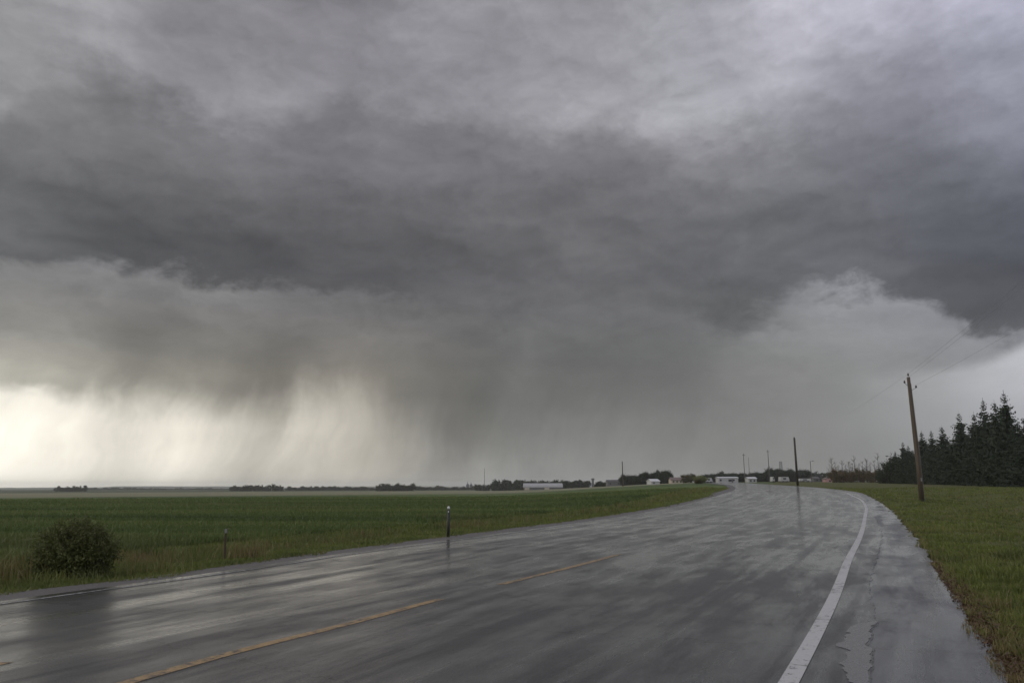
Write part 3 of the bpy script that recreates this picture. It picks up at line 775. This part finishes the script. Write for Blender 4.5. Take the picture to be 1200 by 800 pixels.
def spruce_meshes(h, rad, seed, mat=None, bare=0.03):
    rng = np.random.RandomState(seed)
    t = MB(); t.tube([(0, 0, -0.3), (0, 0, h * 0.5), (0, 0, h)], [0.014 * h, 0.008 * h, 0.012], 7)
    V = []
    z = h * bare
    while z < h * 0.99:
        f = z / h
        R0 = rad * (1 - f) ** 0.80 + 0.05
        nb = rng.randint(8, 12) if f < 0.9 else 6
        a0 = rng.rand() * 6.28
        for k in range(nb):
            a = a0 + 6.28 * k / nb + rng.randn() * 0.2; L = R0 * rng.choice([0.6, 0.8, 0.95, 1.1, 1.35], p=[.2, .25, .3, .17, .08])
            zb = z + rng.randn() * 0.16 * (1 - f)
            rise = 0.40 if f > 0.88 else rng.uniform(-0.55, 0.0)
            ca, sa = math.cos(a), math.sin(a)
            ns = max(2, int(L / 0.24))
            for q in range(ns):
                u = (q + 0.3 + 0.7 * rng.rand()) / ns
                zz = zb + L * (rise * u + 0.32 * u * u)
                p = np.array([ca * L * u, sa * L * u, zz])
                s_ = 0.50 * (1.1 - u * 0.45) * min(1.0, 0.20 + L * 0.6)
                for side in (-1, 1):
                    dirv = np.array([ca * 0.75 - sa * side * 0.65, sa * 0.75 + ca * side * 0.65, -0.45 + rng.randn() * 0.3])
                    wv = np.array([-sa * .6, ca * .6, rng.randn() * 0.9]) * s_ * 0.30
                    V += [p, p + dirv * s_ * 0.55 + wv, p + dirv * s_ * 1.0, p + dirv * s_ * 0.55 - wv]
                dn = np.array([ca * .25, sa * .25, -1.0]); wv = np.array([-sa, ca, 0]) * s_ * 0.34
                V += [p, p + dn * s_ * 0.45 + wv, p + dn * s_ * 0.95, p + dn * s_ * 0.45 - wv]
        z += 0.24 + 0.10 * (1 - f) + rng.rand() * 0.10
    V.append(np.array([-0.03, 0, h - 0.3])); V.append(np.array([0.03, 0, h - 0.3])); V.append(np.array([0.02, 0, h + 0.35])); V.append(np.array([-0.02, 0, h + 0.35]))
    V = np.array(V); i = np.arange(len(V) // 4) * 4
    return t.mesh('spruce_trunk', M['bark']), np_mesh('spruce_crown', V, [np.stack([i, i + 1, i + 2, i + 3], 1)], mat or M['needle'])

SPR = [spruce_meshes(12.0, r_, 40 + k) for k, r_ in enumerate((3.2, 3.6, 3.0, 3.4))]
# (bearing tangent, forward distance, height, label) of the spruces whose tips stand clear
tips = [
    (0.5046, 205, 10.95, 'first pointed spruce at the left end of the row, just left of the leaning pole'),
    (0.5303, 188, 12.61, 'slim spruce whose tip shows just right of the leaning utility pole'),
    (0.5428, 178, 12.29, 'second pointed spruce tip to the right of the leaning utility pole'),
    (0.5570, 168, 12.68, 'narrow needle pointed spruce, third tip right of the leaning pole'),
    (0.5810, 152, 14.18, 'broad spruce with ragged shoulders, fourth tip right of the leaning pole'),
    (0.6007, 144, 13.32, 'lower spruce with a sky gap beside it, between two taller spruces'),
    (0.6144, 136, 15.07, 'tall spruce with dense whorled top, third tall tip from the right frame edge'),
    (0.6291, 130, 14.23, 'slender spruce tip squeezed between the two tallest spruces'),
    (0.6427, 124, 15.07, 'tallest spruce of the row, its tip highest near the right frame edge'),
]
n_spr = 0
def put_spruce(t, d, h, label, sc=1.0, group='spruces in the row right of the road'):
    global n_spr
    x = t * d; m_ = SPR[n_spr % 4]; n_spr += 1
    k = h / 12.0; kw = k * sc
    plant('spruce_tree', m_, (x, d, T(x, d) - 0.1), random.Random(n_spr).uniform(0, 6.28), (kw, kw, k), label, 'spruce', group)
for (t, d, h, lab) in tips: put_spruce(t, d, h, lab, 0.95)
rg = random.Random(8)
fill = [(1046,215,528),(1052,212,523),(1056,208,521),(1068,200,512),(1073,196,510),(1078,192,511),(1091,183,512),(1103,172,508),(1116,165,504),(1122,158,496),(1127,156,494),(1138,149,494),(1144,147,491),(1156,140,484),(1169,133,478),(1182,127,474),(1195,121,470),(1201,119,466),(1210,115,462),(1222,111,458),(1236,107,452),(1250,103,446)]
from_px = lambda px: (px - 600) / 915.6
for i, (px, d, yt) in enumerate(fill):
    t = from_px(px); x = t * d
    h = 1.6 + (569 - yt) / 900.0 * math.hypot(d, 0) * 1.0 - T(x, d)
    put_spruce(t, d, h * rg.uniform(0.68, 0.86), 'dark spruce lower in the packed row, its top lost among taller neighbours', 1.12)
for i in range(15):       # second rank close behind and in front, low skirts
    u = i / 14.0; px = 1058 + u * 150; d = 214 - u * 96
    t = from_px(px); put_spruce(t, d - 5, 4.2 + rg.random() * 1.8 + u * 0.8, 'short young spruce filling the foot of the dark spruce row', 1.9)

# leafy bushes at the left end of the spruce row
BROAD = [tree_meshes('broad', 6.0, 7.0, -0.9, 5200, 46, 0.26, M['leaf_far'], 60 + k) for k in range(5)]
OLIVE = [tree_meshes('olive', 5.0, 6.0, 0.3, 3800, 34, 0.24, M['leaf_olive'], 70 + k) for k in range(3)]
LIGHT = [tree_meshes('light', 5.0, 6.0, 0.2, 3800, 34, 0.22, M['leaf_light'], 80 + k) for k in range(2)]
BROWN = [tree_meshes('brown', 4.0, 4.0, 0.1, 2600, 30, 0.20, M['leaf_brown'], 90 + k) for k in range(3)]
SMALLF = [tree_meshes('farsmall', 6.0, 6.5, -0.9, 900, 26, 0.55, M['leaf_far'], 100 + k) for k in range(5)]

cnt = [0]
def ftree(meshes, t, d, h, w, label, cat, group=None, name='broadleaf_tree', h0=7.0, w0=6.0):
    cnt[0] += 1; x = t * d
    m_ = meshes[cnt[0] % len(meshes)]
    return plant(name, m_, (x, d, T(x, d) - 0.1), cnt[0] * 1.7, (w / w0, w / w0, h / h0), label, cat, group)

ftree(BROAD, 0.4827, 215, 6.05, 5.5, 'low rounded leafy tree at the left foot of the spruce row', 'tree', None)
ftree(BROAD, 0.4904, 212, 7.36, 5.5, 'rounded leafy tree tucked between the low leafy tree and the first spruce', 'tree', None)
ftree(BROAD, 0.4762, 225, 3.35, 4.5, 'small dark shrub at the right end of the rusty brush', 'shrub', None, 'shrub')

# rusty brush and the bare young trees standing in it
for i in range(17):
    px = 977 + i * 3.9; d = 262 + (i * 37 % 11) * 2.0
    t = from_px(px); x = t * d
    h = (1.6 + (569 - (549.5 + (i * 53 % 7) * 0.7)) / 900.0 * d) - T(x, d)
    ftree(BROWN, t, d, h, 3.6, 'rusty brown bush in the low brush under the bare thin trees', 'bush', 'rusty bushes in the brush right of the lamp', 'bush', 4.0, 4.0)

def bare_tree_meshes(h, seed, dense):
    rng = np.random.RandomState(seed)
    t = MB(); t.tube([(0, 0, -0.2), (0.05, 0, h * 0.5), (0, 0.05, h)], [0.10, 0.07, 0.02], 5)
    tw = MB()
    for k in range(dense):
        z = h * rng.uniform(0.25, 0.97); a = rng.rand() * 6.28; L = (h - z) * 0.16 + rng.uniform(0.2, 0.6)
        tw.tube([(0, 0, z), (math.cos(a) * L * .6, math.sin(a) * L * .6, z + L * 0.7), (math.cos(a) * L, math.sin(a) * L, z + L * 1.5)], [0.03, 0.02, 0.008], 3, False)
    return t.mesh('bare_trunk', M['deadwood']), tw.mesh('bare_twigs', M['deadwood'])
BARE = [bare_tree_meshes(9.0, 200 + k, n_) for k, n_ in enumerate((26, 40, 60, 14))]
bare = [(976,537,2,'leftmost bare tree of the thin row, with a thick twiggy top'),
        (980,542,0,None),(983,545,3,None),(988,539,1,'second taller bare tree from the left end of the thin row'),(992,544,3,None),(996,541,2,None),(1000,543,0,None),
        (1003,534,1,'tall dark bare tree left of the middle of the thin row'),(1008,542,3,None),(1012,541,0,None),(1017,538,2,'bushy topped bare tree in the middle of the thin row'),
        (1021,541,3,None),(1026,540,0,None),(1031,531,1,'tallest bare tree of the thin row, toward its right end'),(1035,540,3,None),(1039,543,0,None),(1047,530,3,'bare spike standing apart above the low leafy tree')]
for i, (px, yt, kind, lab) in enumerate(bare):
    d = 268 + (i * 29 % 9) * 1.5; t = from_px(px); x = t * d
    h = 1.6 + (569 - yt) / 900.0 * d - T(x, d)
    plant('bare_tree', BARE[kind], (x, d, T(x, d) - 0.1), i * 2.1, (1.4, 1.4, h / 9.0), lab or 'thin grey bare tree among the others in the rusty brush', 'bare tree',
          'thin bare trees rising from the rusty brush', ('trunk', 'twigs'))

# far woods: (px from, px to, top y, top jitter, distance, count, width, label, group)
def wood(p0, p1, ytop, jit, d, n, w, label, group, meshes=SMALLF, h0=6.5, w0=6.0, dj=12):
    for i in range(n):
        px = p0 + (p1 - p0) * (i + 0.5) / n + rg.uniform(-0.6, 0.6); dd = d + rg.uniform(-dj, dj)
        t = from_px(px); x = t * dd
        yt = ytop + rg.uniform(-jit, jit)
        hy = 570.0 - (px - 600) * 0.0026
        h = 1.6 + (hy - yt) / 900.0 * dd - T(x, dd)
        ftree(meshes, t, dd, max(h, 2.0), w * rg.uniform(0.85, 1.25), label, 'tree', group, 'broadleaf_tree', h0, w0)
wood(64, 101, 569.8, 1.5, 860, 11, 5.0, 'hazy tree in the small isolated clump on the far left field', 'trees of the far left clump')
wood(100, 268, 571.5, 0.9, 1500, 34, 10, 'tiny misty tree on the horizon left of the hazy tree line', 'tiny trees on the left horizon', dj=60)
wood(269, 331, 568.4, 1.4, 840, 14, 6.0, 'pale misty tree in the row above the left middle of the field', 'trees of the misty row')
wood(334, 440, 570.2, 1.4, 980, 34, 6.5, 'small grey tree in the gap between misty row and dark block', 'small trees between the two rows', dj=40)
wood(441, 484, 567.0, 1.2, 700, 14, 6.0, 'dark tree in the compact block left of the white topped road post', 'trees of the compact dark block')
wood(486, 556, 569.8, 1.5, 980, 24, 6.5, 'low grey tree on the horizon behind the white topped road post', 'low grey trees on the middle horizon', dj=40)
wood(556, 574, 567.6, 0.7, 720, 5, 5.5, 'small dark tree just left of the long shelterbelt', 'small trees left of the shelterbelt')
wood(577, 664, 562.9, 0.9, 640, 30, 6.5, 'dark tree in the long shelterbelt behind the white roofed shed', 'trees behind the long shed')
wood(660, 690, 562.6, 1.2, 560, 10, 5.5, 'dark tree right of the long white roofed shed', 'trees right of the long shed')
wood(698, 712, 563.8, 0.8, 520, 5, 4.5, 'little round tree between the grain bin and the grey building', 'little trees beside the grain bin')
wood(640, 735, 566.8, 0.8, 640, 16, 6.0, 'low tree behind the grain bin and grey building', 'low trees behind the grain bin')
wood(729, 752, 556.2, 0.8, 380, 8, 4.0, 'dark tree at the left side of the farmyard grove beside the thin pole', 'left trees of the farmyard grove', BROAD, 7.0)
wood(750, 770, 553.6, 0.8, 384, 7, 4.2, 'dark tree in the middle of the farmyard grove over the white shed', 'middle trees of the farmyard grove', BROAD, 7.0)
wood(770, 785, 551.6, 0.6, 372, 6, 4.0, 'tallest dark tree at the right side of the farmyard grove', 'right trees of the farmyard grove', BROAD, 7.0)
wood(784, 802, 560.5, 0.8, 470, 6, 5.0, 'low tree behind the cream house', 'low trees behind the cream house')
wood(824, 844, 555.5, 1.2, 420, 7, 5.0, 'dark tree behind the small white trailer', 'trees behind the small white trailer', BROAD, 7.0)
wood(842, 899, 554.3, 1.6, 430, 20, 5.5, 'dark tree in the belt behind the two white houses', 'trees behind the white houses', BROAD, 7.0)
wood(899, 919, 549.5, 1.0, 440, 8, 5.5, 'dark tree in the tallest block left of the dark pole', 'tallest trees left of the dark pole', BROAD, 7.0)
wood(918, 946, 550.6, 1.0, 445, 11, 5.5, 'dark tree in the block behind the dark pole', 'trees behind the dark pole', BROAD, 7.0)
wood(945, 980, 553.8, 1.0, 640, 10, 8.0, 'grey misty tree behind the street lamp and red shed', 'misty trees behind the street lamp')
ftree(OLIVE, 0.2217, 335, 3.91, 4.5, 'rounded olive brown tree right of the cream house', 'tree', None, 'broadleaf_tree', 6.0, 5.0)
ftree(OLIVE, 0.2304, 335, 3.91, 4.5, 'olive brown tree merging with the pale green shrub on its right', 'tree', None, 'broadleaf_tree', 6.0, 5.0)
ftree(LIGHT, 0.2414, 262, 2.85, 5.2, 'pale yellow green shrub at the tip of the left verge', 'shrub', None, 'shrub', 6.0, 5.0)
ftree(OLIVE, 0.2381, 255, 1.64, 2.8, 'darker green shrub in front of the pale yellow green shrub', 'shrub', None, 'shrub', 6.0, 5.0)

# ------------------------------------------------------------------ far ridge
def ridge():
    n = 140; a = np.radians(np.linspace(-60, 14, n)); d = 4700.0
    hh = 3.0 + 4.0 * np.clip(fbm1(np.linspace(0, 14, n), 3, 1.0) + 0.6, 0, 2)
    hh *= np.clip(np.linspace(0, 8, n), 0, 1) * np.clip(np.linspace(8, 0, n), 0, 1)
    V = []
    for dd, k in ((d - 350, 0.0), (d, 1.0), (d + 350, 0.0)):
        x = np.sin(a) * dd; y = np.cos(a) * dd
        V.append(np.stack([x, y, terrain(x, y) - 0.5 + hh * k * 1.6], 1))
    V = np.concatenate(V); i = np.arange(n - 1)
    F = np.concatenate([np.stack([k * n + i, k * n + i + 1, (k + 1) * n + i + 1, (k + 1) * n + i], 1) for k in range(2)])
    tag(link('hills', np_mesh('hills', V, [F], simple('far_wooded_rise', (0.05, 0.06, 0.04), (0.08, 0.09, 0.05), 0.01, 0.9, 0.1), smooth=True)), 'faint low rise along the left horizon', 'hills', kind='structure')
ridge()

# ------------------------------------------------------------------ buildings
def gable(name, t, d, wpx, hwall, hroof, depth, wall, roof, label, rz=0.0, windows=(), door=None, ridge_x=True, cat='house', over=0.25, group=None):
    """gabled building; windows: list of (centre fraction, width m, z0, z1)"""
    w = wpx / 900.0 * d; x = t * d
    e = empty(name, (x, d, T(x, d) - 0.15), rz)
    tag(e, label, cat, group)
    b = MB(); b.box(-w / 2, w / 2, 0, depth, 0, hwall)
    if ridge_x:
        b.poly([(-w/2, 0, hwall), (-w/2, depth, hwall), (-w/2, depth/2, hwall + hroof)], [(0, 2, 1)])
        b.poly([(w/2, 0, hwall), (w/2, depth, hwall), (w/2, depth/2, hwall + hroof)], [(0, 1, 2)])
    else:
        b.poly([(-w/2, 0, hwall), (w/2, 0, hwall), (0, 0, hwall + hroof)], [(0, 1, 2)])
        b.poly([(-w/2, depth, hwall), (w/2, depth, hwall), (0, depth, hwall + hroof)], [(0, 2, 1)])
    b.build('wall', wall, e)
    r = MB(); th = 0.18; o = over
    if ridge_x:
        for s in (0, 1):
            y0 = -o if s == 0 else depth + o; z0 = hwall - hroof * o / (depth / 2)
            p = [(-w/2 - o, y0, z0 + .02), (w/2 + o, y0, z0 + .02), (w/2 + o, depth/2, hwall + hroof + .02), (-w/2 - o, depth/2, hwall + hroof + .02)]
            r.poly(p + [(a, c, z + th) for a, c, z in p], [(0, 1, 2, 3), (7, 6, 5, 4), (0, 4, 5, 1), (1, 5, 6, 2), (3, 2, 6, 7), (0, 3, 7, 4)])
    else:
        for s in (-1, 1):
            x0 = s * (w / 2 + o); z0 = hwall - hroof * o / (w / 2)
            p = [(x0, -o, z0 + .02), (x0, depth + o, z0 + .02), (0, depth + o, hwall + hroof + .02), (0, -o, hwall + hroof + .02)]
            r.poly(p + [(a, c, z + th) for a, c, z in p], [(0, 1, 2, 3), (7, 6, 5, 4), (0, 4, 5, 1), (1, 5, 6, 2), (3, 2, 6, 7), (0, 3, 7, 4)])
    r.build('roof', roof, e)
    for (fx, ww, z0, z1) in windows:
        m = MB(); m.box(fx * w - ww / 2, fx * w + ww / 2, -0.06, 0.02, z0, z1); m.build('window', M['glass'], e)
    if door:
        fx, ww, z1 = door
        m = MB(); m.box(fx * w - ww / 2, fx * w + ww / 2, -0.07, 0.02, 0.1, z1); m.build('door', M['grey_wall'], e)
    return e

# the long low shed with a pale curved roof
def long_shed():
    d = 520.0; x = 0.0393 * d; w = 44 / 900.0 * d; dep = 14.0; e = empty('long_shed', (x, d, T(x, d) - 0.2))
    tag(e, 'long low shed with a pale rounded metal roof across the green field', 'shed')
    zt = 4.25 + 0.2
    b = MB(); b.box(-w/2, w/2, 0, dep, 0, zt * 0.42); b.build('wall', M['grey_wall'], e)
    r = MB(); n = 10; prof = [(-0.3 + (dep + 0.6) * (1 - math.cos(math.pi * k / n)) / 2, zt * 0.38 + (zt * 0.62) * math.sin(math.pi * k / n)) for k in range(n + 1)]
    for sx in range(8):
        pass
    P = [(-w/2 - .4, a, b_) for a, b_ in prof] + [(w/2 + .4, a, b_) for a, b_ in prof]
    m_ = n + 1
    r.poly(P, [(k, k + m_, k + 1 + m_, k + 1) for k in range(n)] + [tuple(range(m_)), tuple(range(2 * m_ - 1, m_ - 1, -1))])
    r.build('roof', M['roof_dull'], e)
    for fx in (-0.42, 0.1):
        q = MB(); q.box(fx * w - 1.6, fx * w + 1.6, -0.08, 0.02, 0.1, zt * 0.36); q.build('door', M['cream_wall'], e)
long_shed()
gable('farm_building', 0.1311, 500, 17, 3.0, 0.9, 8, M['grey_wall'], M['roof_grey'], 'plain grey farm building left of the thin pole and grove', windows=[(-0.3, 0.9, 1.1, 2.0), (0.25, 0.9, 1.1, 2.0)], cat='building')
gable('small_house', 0.1835, 330, 11, 1.35, 0.85, 4, M['white_wall'], M['roof_white'], 'small white building with pale roof in front of the dark grove', 0.35, windows=[(-0.2, 0.7, 0.5, 1.0)], ridge_x=True)
gable('farm_house', 0.2108, 350, 13, 1.5, 1.1, 6, M['cream_wall'], M['roof_pink'], 'cream farmhouse with faded red roof right of the grove', windows=[(-0.3, 0.8, 0.5, 1.15), (0.02, 0.8, 0.5, 1.15), (0.34, 0.8, 0.5, 1.15)])
gable('white_bungalow', 0.2769, 330, 22.5, 2.0, 0.4, 5, M['white_wall'], M['roof_white'], 'long white bungalow with dark windows where the road bends away', windows=[(-0.40, 0.7, 0.8, 1.5), (0.08, 1.3, 0.6, 1.5), (0.26, 0.9, 0.8, 1.5)], door=(0.2, 0.6, 1.6))
gable('white_cottage', 0.3080, 340, 9.5, 1.7, 0.6, 4, M['white_wall'], M['roof_white'], 'small white cottage with pale gable roof right of the long bungalow', 0.1, windows=[(-0.25, 0.8, 0.5, 1.2), (0.2, 0.8, 0.5, 1.2)])
gable('red_shed', 0.4057, 330, 7.0, 1.3, 0.6, 4, M['red_wall'], M['roof_pink'], 'small red and white shed left of the rusty brush', windows=[(0.15, 0.8, 0.3, 0.9)], cat='shed', ridge_x=False)
gable('grey_cottage', 0.3899, 350, 7, 1.6, 0.7, 5, M['grey_wall'], M['roof_grey'], 'little grey cottage beside the street lamp', windows=[(0.1, 0.7, 0.6, 1.2)])

def trailer(t, d, wpx, h, label, name='parked_trailer', rz=0.1):
    w = wpx / 900.0 * d; x = t * d
    e = empty(name, (x, d, T(x, d)), rz); tag(e, label, 'trailer')
    b = MB(); b.poly([(-w/2, 0, .5), (w/2, 0, .5), (w/2, 2.3, .5), (-w/2, 2.3, .5), (-w/2 + .15, .05, h), (w/2 - .35, .05, h), (w/2 - .35, 2.25, h), (-w/2 + .15, 2.25, h)],
                     [(0, 3, 2, 1), (4, 5, 6, 7), (0, 1, 5, 4), (1, 2, 6, 5), (2, 3, 7, 6), (3, 0, 4, 7)]); b.build('body', M['white_wall'], e)
    m = MB(); m.box(-w * .2, w * .12, -0.04, 0.03, h * .55, h * .82); m.build('window', M['glass'], e)
    for fx in (-0.22, 0.22):
        q = MB(); q.tube([(fx * w, -0.02, .33), (fx * w, .2, .33)], .33, 12); q.build('wheel', M['post_dark'], e)
trailer(0.2523, 300, 8, 1.9, 'small white trailer behind the pale green shrub')
trailer(0.3348, 320, 3, 2.3, 'narrow white box trailer left of the white van sized trailer')
trailer(0.3495, 320, 11, 2.2, 'white trailer parked below the tallest trees left of the dark pole')
trailer(0.3757, 330, 14, 1.5, 'long low white trailer between the dark pole and street lamp')

def grain_bin():
    d = 600.0; x = 0.1032 * d
    e = empty('grain_elevator', (x, d, T(x, d))); tag(e, 'thin grey grain elevator tower left of the little round trees', 'grain elevator')
    h = 6.66
    b = MB(); b.box(-0.8, 0.8, 0, 1.6, 0, h); b.box(-1.3, 1.3, -0.1, 1.7, h * 0.82, h * 0.93); b.build('tower', M['grey_wall'], e)
    r = MB(); r.tube([(-2.2, 0.8, 0), (-2.2, 0.8, h * .4), (-2.2, 0.8, h * .55)], [1.5, 1.5, 0.2], 14); r.build('bin', M['roof_white'], e)
grain_bin()
def steeple(px, yt, d, label):
    x = from_px(px) * d; e = empty('grain_elevator', (x, d, T(x, d))); tag(e, label, 'grain elevator')
    h = 1.6 + (570.1 - yt) / 900 * d - T(x, d)
    b = MB(); b.box(-2.0, 2.0, 0, 4, 0, h * 0.62); b.poly([(-2, 0, h * .62), (2, 0, h * .62), (2, 4, h * .62), (-2, 4, h * .62), (0, 2, h * .85)], [(0, 1, 4), (1, 2, 4), (2, 3, 4), (3, 0, 4)])
    b.build('tower', M['grey_wall'], e)
    m = MB(); m.tube([(0, 2, h * .8), (0, 2, h)], 0.35, 6); m.build('mast', M['grey_wall'], e)
steeple(547.5, 564.3, 1100, 'left of two tiny grey elevator towers on the horizon')
steeple(551.5, 564.8, 1100, 'right of two tiny grey elevator towers on the horizon')

# ------------------------------------------------------------------ poles
def insulator(e, p, s=1.0, arm=None):
    m = MB()
    m.tube([(p[0], p[1], p[2] - .10 * s), (p[0], p[1], p[2] - .02 * s), (p[0], p[1], p[2] + .02 * s), (p[0], p[1], p[2] + .10 * s)], [.045 * s, .075 * s, .05 * s, .035 * s], 10)
    o = m.build('insulator', M['ceramic'], e, True)
    if arm:
        a = MB(); a.tube([arm, (p[0], p[1], p[2] - .10 * s)], .018 * s, 6); a.build('bracket', M['metal'], o)
    return o

P1 = (29.5, 56.5)
z1 = T(*P1); H1 = 8.99
pole = empty('utility_pole', (P1[0], P1[1], z1 - 0.2)); tag(pole, 'tall weathered wooden utility pole on the grass in front of the spruces', 'utility pole')
pb = MB(); pb.tube([(0, 0, 0), (-0.01, 0, H1 * .35), (-0.06, 0, H1 * .7), (-0.10, 0, H1 + .2)], [.185, .165, .14, .115], 18); pb.build('shaft', M['pole'], pole, True)
q = MB(); q.tube([(-0.10, 0, H1 + .1), (-0.10, 0, H1 + .38)], [.02, .015], 6); top = q.build('top_pin', M['metal'], pole)
insulator(pole, (-0.10, 0, H1 + .40), 1.0)
insulator(pole, (-0.42, 0, H1 - .15), 1.0, (-0.19, 0, H1 - .45))
insulator(pole, (0.40, 0, H1 - .50), 1.0, (0.0, 0, H1 - .80))
q = MB(); q.tube([(0.17, -0.08, 0.1), (0.12, -0.08, H1 * .5), (0.02, -0.06, H1 - .3)], .012, 5); q.build('ground_wire', M['wire'], pole)
q = MB(); q.box(-0.03, 0.05, -0.20, -0.17, 1.6, 1.85); q.build('tag_plate', M['metal'], pole)

P2 = (0.3651 * 165, 165.0); z2 = T(*P2); H2 = 10.04
p2 = empty('utility_pole', (P2[0], P2[1], z2 - 0.2)); tag(p2, 'dark slim pole beside the far bend, reflected in the wet road', 'utility pole')
pb = MB(); pb.tube([(0, 0, 0), (-0.02, 0, H2 + .2)], [.26, .19], 12); pb.build('shaft', M['pole_dark'], p2, True)
insulator(p2, (-0.03, 0, H2 + .3), 1.3)

def far_pole(px, yt, d, r, label, name='utility_pole', cat='utility pole', arm=0.0, mat='pole_dark'):
    x = from_px(px) * d; hy = 570.0 - (px - 600) * 0.0026
    h = 1.6 + (hy - yt) / 900 * d - T(x, d)
    e = empty(name, (x, d, T(x, d) - 0.2)); tag(e, label, cat)
    b = MB(); b.tube([(0, 0, 0), (0, 0, h + .2)], [r, r * .6], 8); b.build('shaft', M[mat], e)
    if arm:
        m = MB(); m.tube([(-arm, 0, h - .6), (arm, 0, h - .6)], .09, 6); m.build('crossarm', M[mat], e)
    return e
far_pole(729.5, 541, 300, .24, 'thin dark pole rising at the left edge of the farmyard grove', arm=0.0)
far_pole(872.8, 532, 400, .20, 'tall thin grey pole rising behind the two white houses', arm=0.8, mat='deadwood')
far_pole(878.5, 536.5, 430, .14, 'fainter shorter pole just right of the tall thin grey pole', mat='deadwood')
far_pole(901.8, 528, 400, .22, 'tallest thin grey pole left of the dark slim pole', arm=0.8, mat='deadwood')
far_pole(567.2, 549, 1100, .55, 'faint thin radio mast standing on the middle horizon', 'radio_mast', 'radio mast', mat='metal')
def lattice(px, yt, d, label):
    x = from_px(px) * d; h = 1.6 + (569.2 - yt) / 900 * d - T(x, d)
    e = empty('lattice_tower', (x, d, T(x, d))); tag(e, label, 'tower')
    b = MB()
    for sx, sy in ((-1, -1), (1, -1), (1, 1), (-1, 1)): b.tube([(sx * 1.2, sy * 1.2, 0), (sx * .5, sy * .5, h)], .12, 5)
    k = 0; n = 10
    for k in range(n):
        z0, z1_ = h * k / n, h * (k + 1) / n; w0 = 1.2 - .7 * k / n; w1_ = 1.2 - .7 * (k + 1) / n
        for sy in (-1, 1): b.tube([(-w0, sy * w0, z0), (w1_, sy * w1_, z1_)], .07, 4); b.tube([(w0, sy * w0, z0), (-w1_, sy * w1_, z1_)], .07, 4)
    b.build('lattice', M['metal'], e)
lattice(916, 541, 470, 'small grey lattice tower peeping over the trees left of the dark pole')

# street lamp
def street_lamp():
    d = 300.0; x = 0.3834 * d; h = 8.23
    e = empty('street_lamp', (x, d, T(x, d) - 0.1)); tag(e, 'tall grey street lamp with a short arm left of the rusty brush', 'street lamp')
    b = MB(); b.tube([(0, 0, 0), (0, 0, h)], [.16, .11], 8); b.build('shaft', M['deadwood'], e)
    m = MB(); m.tube([(0, 0, h - .1), (.4, 0, h + .12), (.95, 0, h + .12)], .07, 6); m.build('arm', M['metal'], e)
    l = MB(); l.tube([(.7, 0, h + .1), (1.0, 0, h + .06), (1.5, 0, h + .04)], [.12, .2, .1], 8); l.build('lamp_head', M['metal'], e)
street_lamp()

# power lines
def wire(a, b, sag, label, r=0.0045):
    pts = []
    for k in range(33):
        u = k / 32.0; pts.append((a[0] + (b[0] - a[0]) * u, a[1] + (b[1] - a[1]) * u, a[2] + (b[2] - a[2]) * u - sag * 4 * u * (1 - u)))
    m = MB(); m.tube(pts, r, 5, False)
    o = m.build('power_line', M['wire']); tag(o, label, 'power line')
za = z1 - 0.2 + H1
P0 = (14.2, 0.0, 12.0)
wire((29.4, 56.5, za + .45), (P0[0], P0[1], 13.2), 0.35, 'highest wire running from the pole top to the upper right')
wire((29.08, 56.5, za - .05), (P0[0] - .4, P0[1], 12.6), 0.35, 'left wire running from the pole side to the upper right')
wire((29.9, 56.5, za - .4), (P0[0] + 3.8, P0[1], 12.0), 0.35, 'lowest wire running from the pole side to the upper right')
zb = z2 - 0.2 + H2
wire((29.4, 56.5, za + .45), (P2[0], P2[1], zb + .35), 0.9, 'wire strung between the wooden pole and the dark slim pole', 0.004)

# ------------------------------------------------------------------ road side posts
def t_post(x, y, h, label):
    e = empty('marker_post', (x, y, T(x, y) - 0.12)); tag(e, label, 'post')
    b = MB(); b.box(-.022, .022, -.004, .004, 0, h + .12); b.box(-.004, .004, .004, .03, 0, h + .12)
    b.build('shaft', M['post_rust'], e)
    c = MB(); c.box(-.026, .026, -.010, -.0045, h + .02, h + .12); c.build('cap', M['metal'], e)
    e.rotation_euler = (0.0, R(-1.0), 0.5)
t_post(-6.7, 18.5, 0.70, 'thin rusty steel post in the weeds right of the round bush')
def delineator(x, y, h, label):
    e = empty('delineator_post', (x, y, T(x, y) - 0.1)); tag(e, label, 'post')
    b = MB(); n = 12
    for k in range(n): pass
    b.tube([(0, 0, 0), (0, 0, h + .01)], [.048, .046], 12); b.build('shaft', M['post_dark'], e, True)
    c = MB(); c.tube([(0, 0, h + .01), (0, 0, h + .06), (0, 0, h + .09), (0, 0, h + .10)], [.046, .044, .030, .010], 12); c.build('cap', M['reflector'], e, True)
    s = MB(); s.box(-.016, .016, -.058, -.047, h - .10, h - .05); s.build('reflector', M['reflector'], e)
delineator(-2.12, 26.1, 1.02, 'dark road post with a white reflective top at the left road edge')

# ------------------------------------------------------------------ haze
hm = bpy.data.materials.new('rain_haze'); hm.use_nodes = True
X.nt = hm.node_tree; X.nt.nodes.clear()
ho = X.nt.nodes.new('ShaderNodeOutputMaterial'); pv = X.nt.nodes.new('ShaderNodeVolumePrincipled')
pv.inputs['Color'].default_value = (0.93, 0.94, 0.93, 1)
pv.inputs['Density'].default_value = 0.00016
pv.inputs['Anisotropy'].default_value = 0.2
X.nt.links.new(pv.outputs[0], ho.inputs['Volume'])
hb = MB(); hb.box(-6000, 6000, -6000, 6000, -6.2, 36)
hz = hb.build('haze', hm); tag(hz, 'thin grey rain haze lying over the fields', 'haze', kind='stuff')
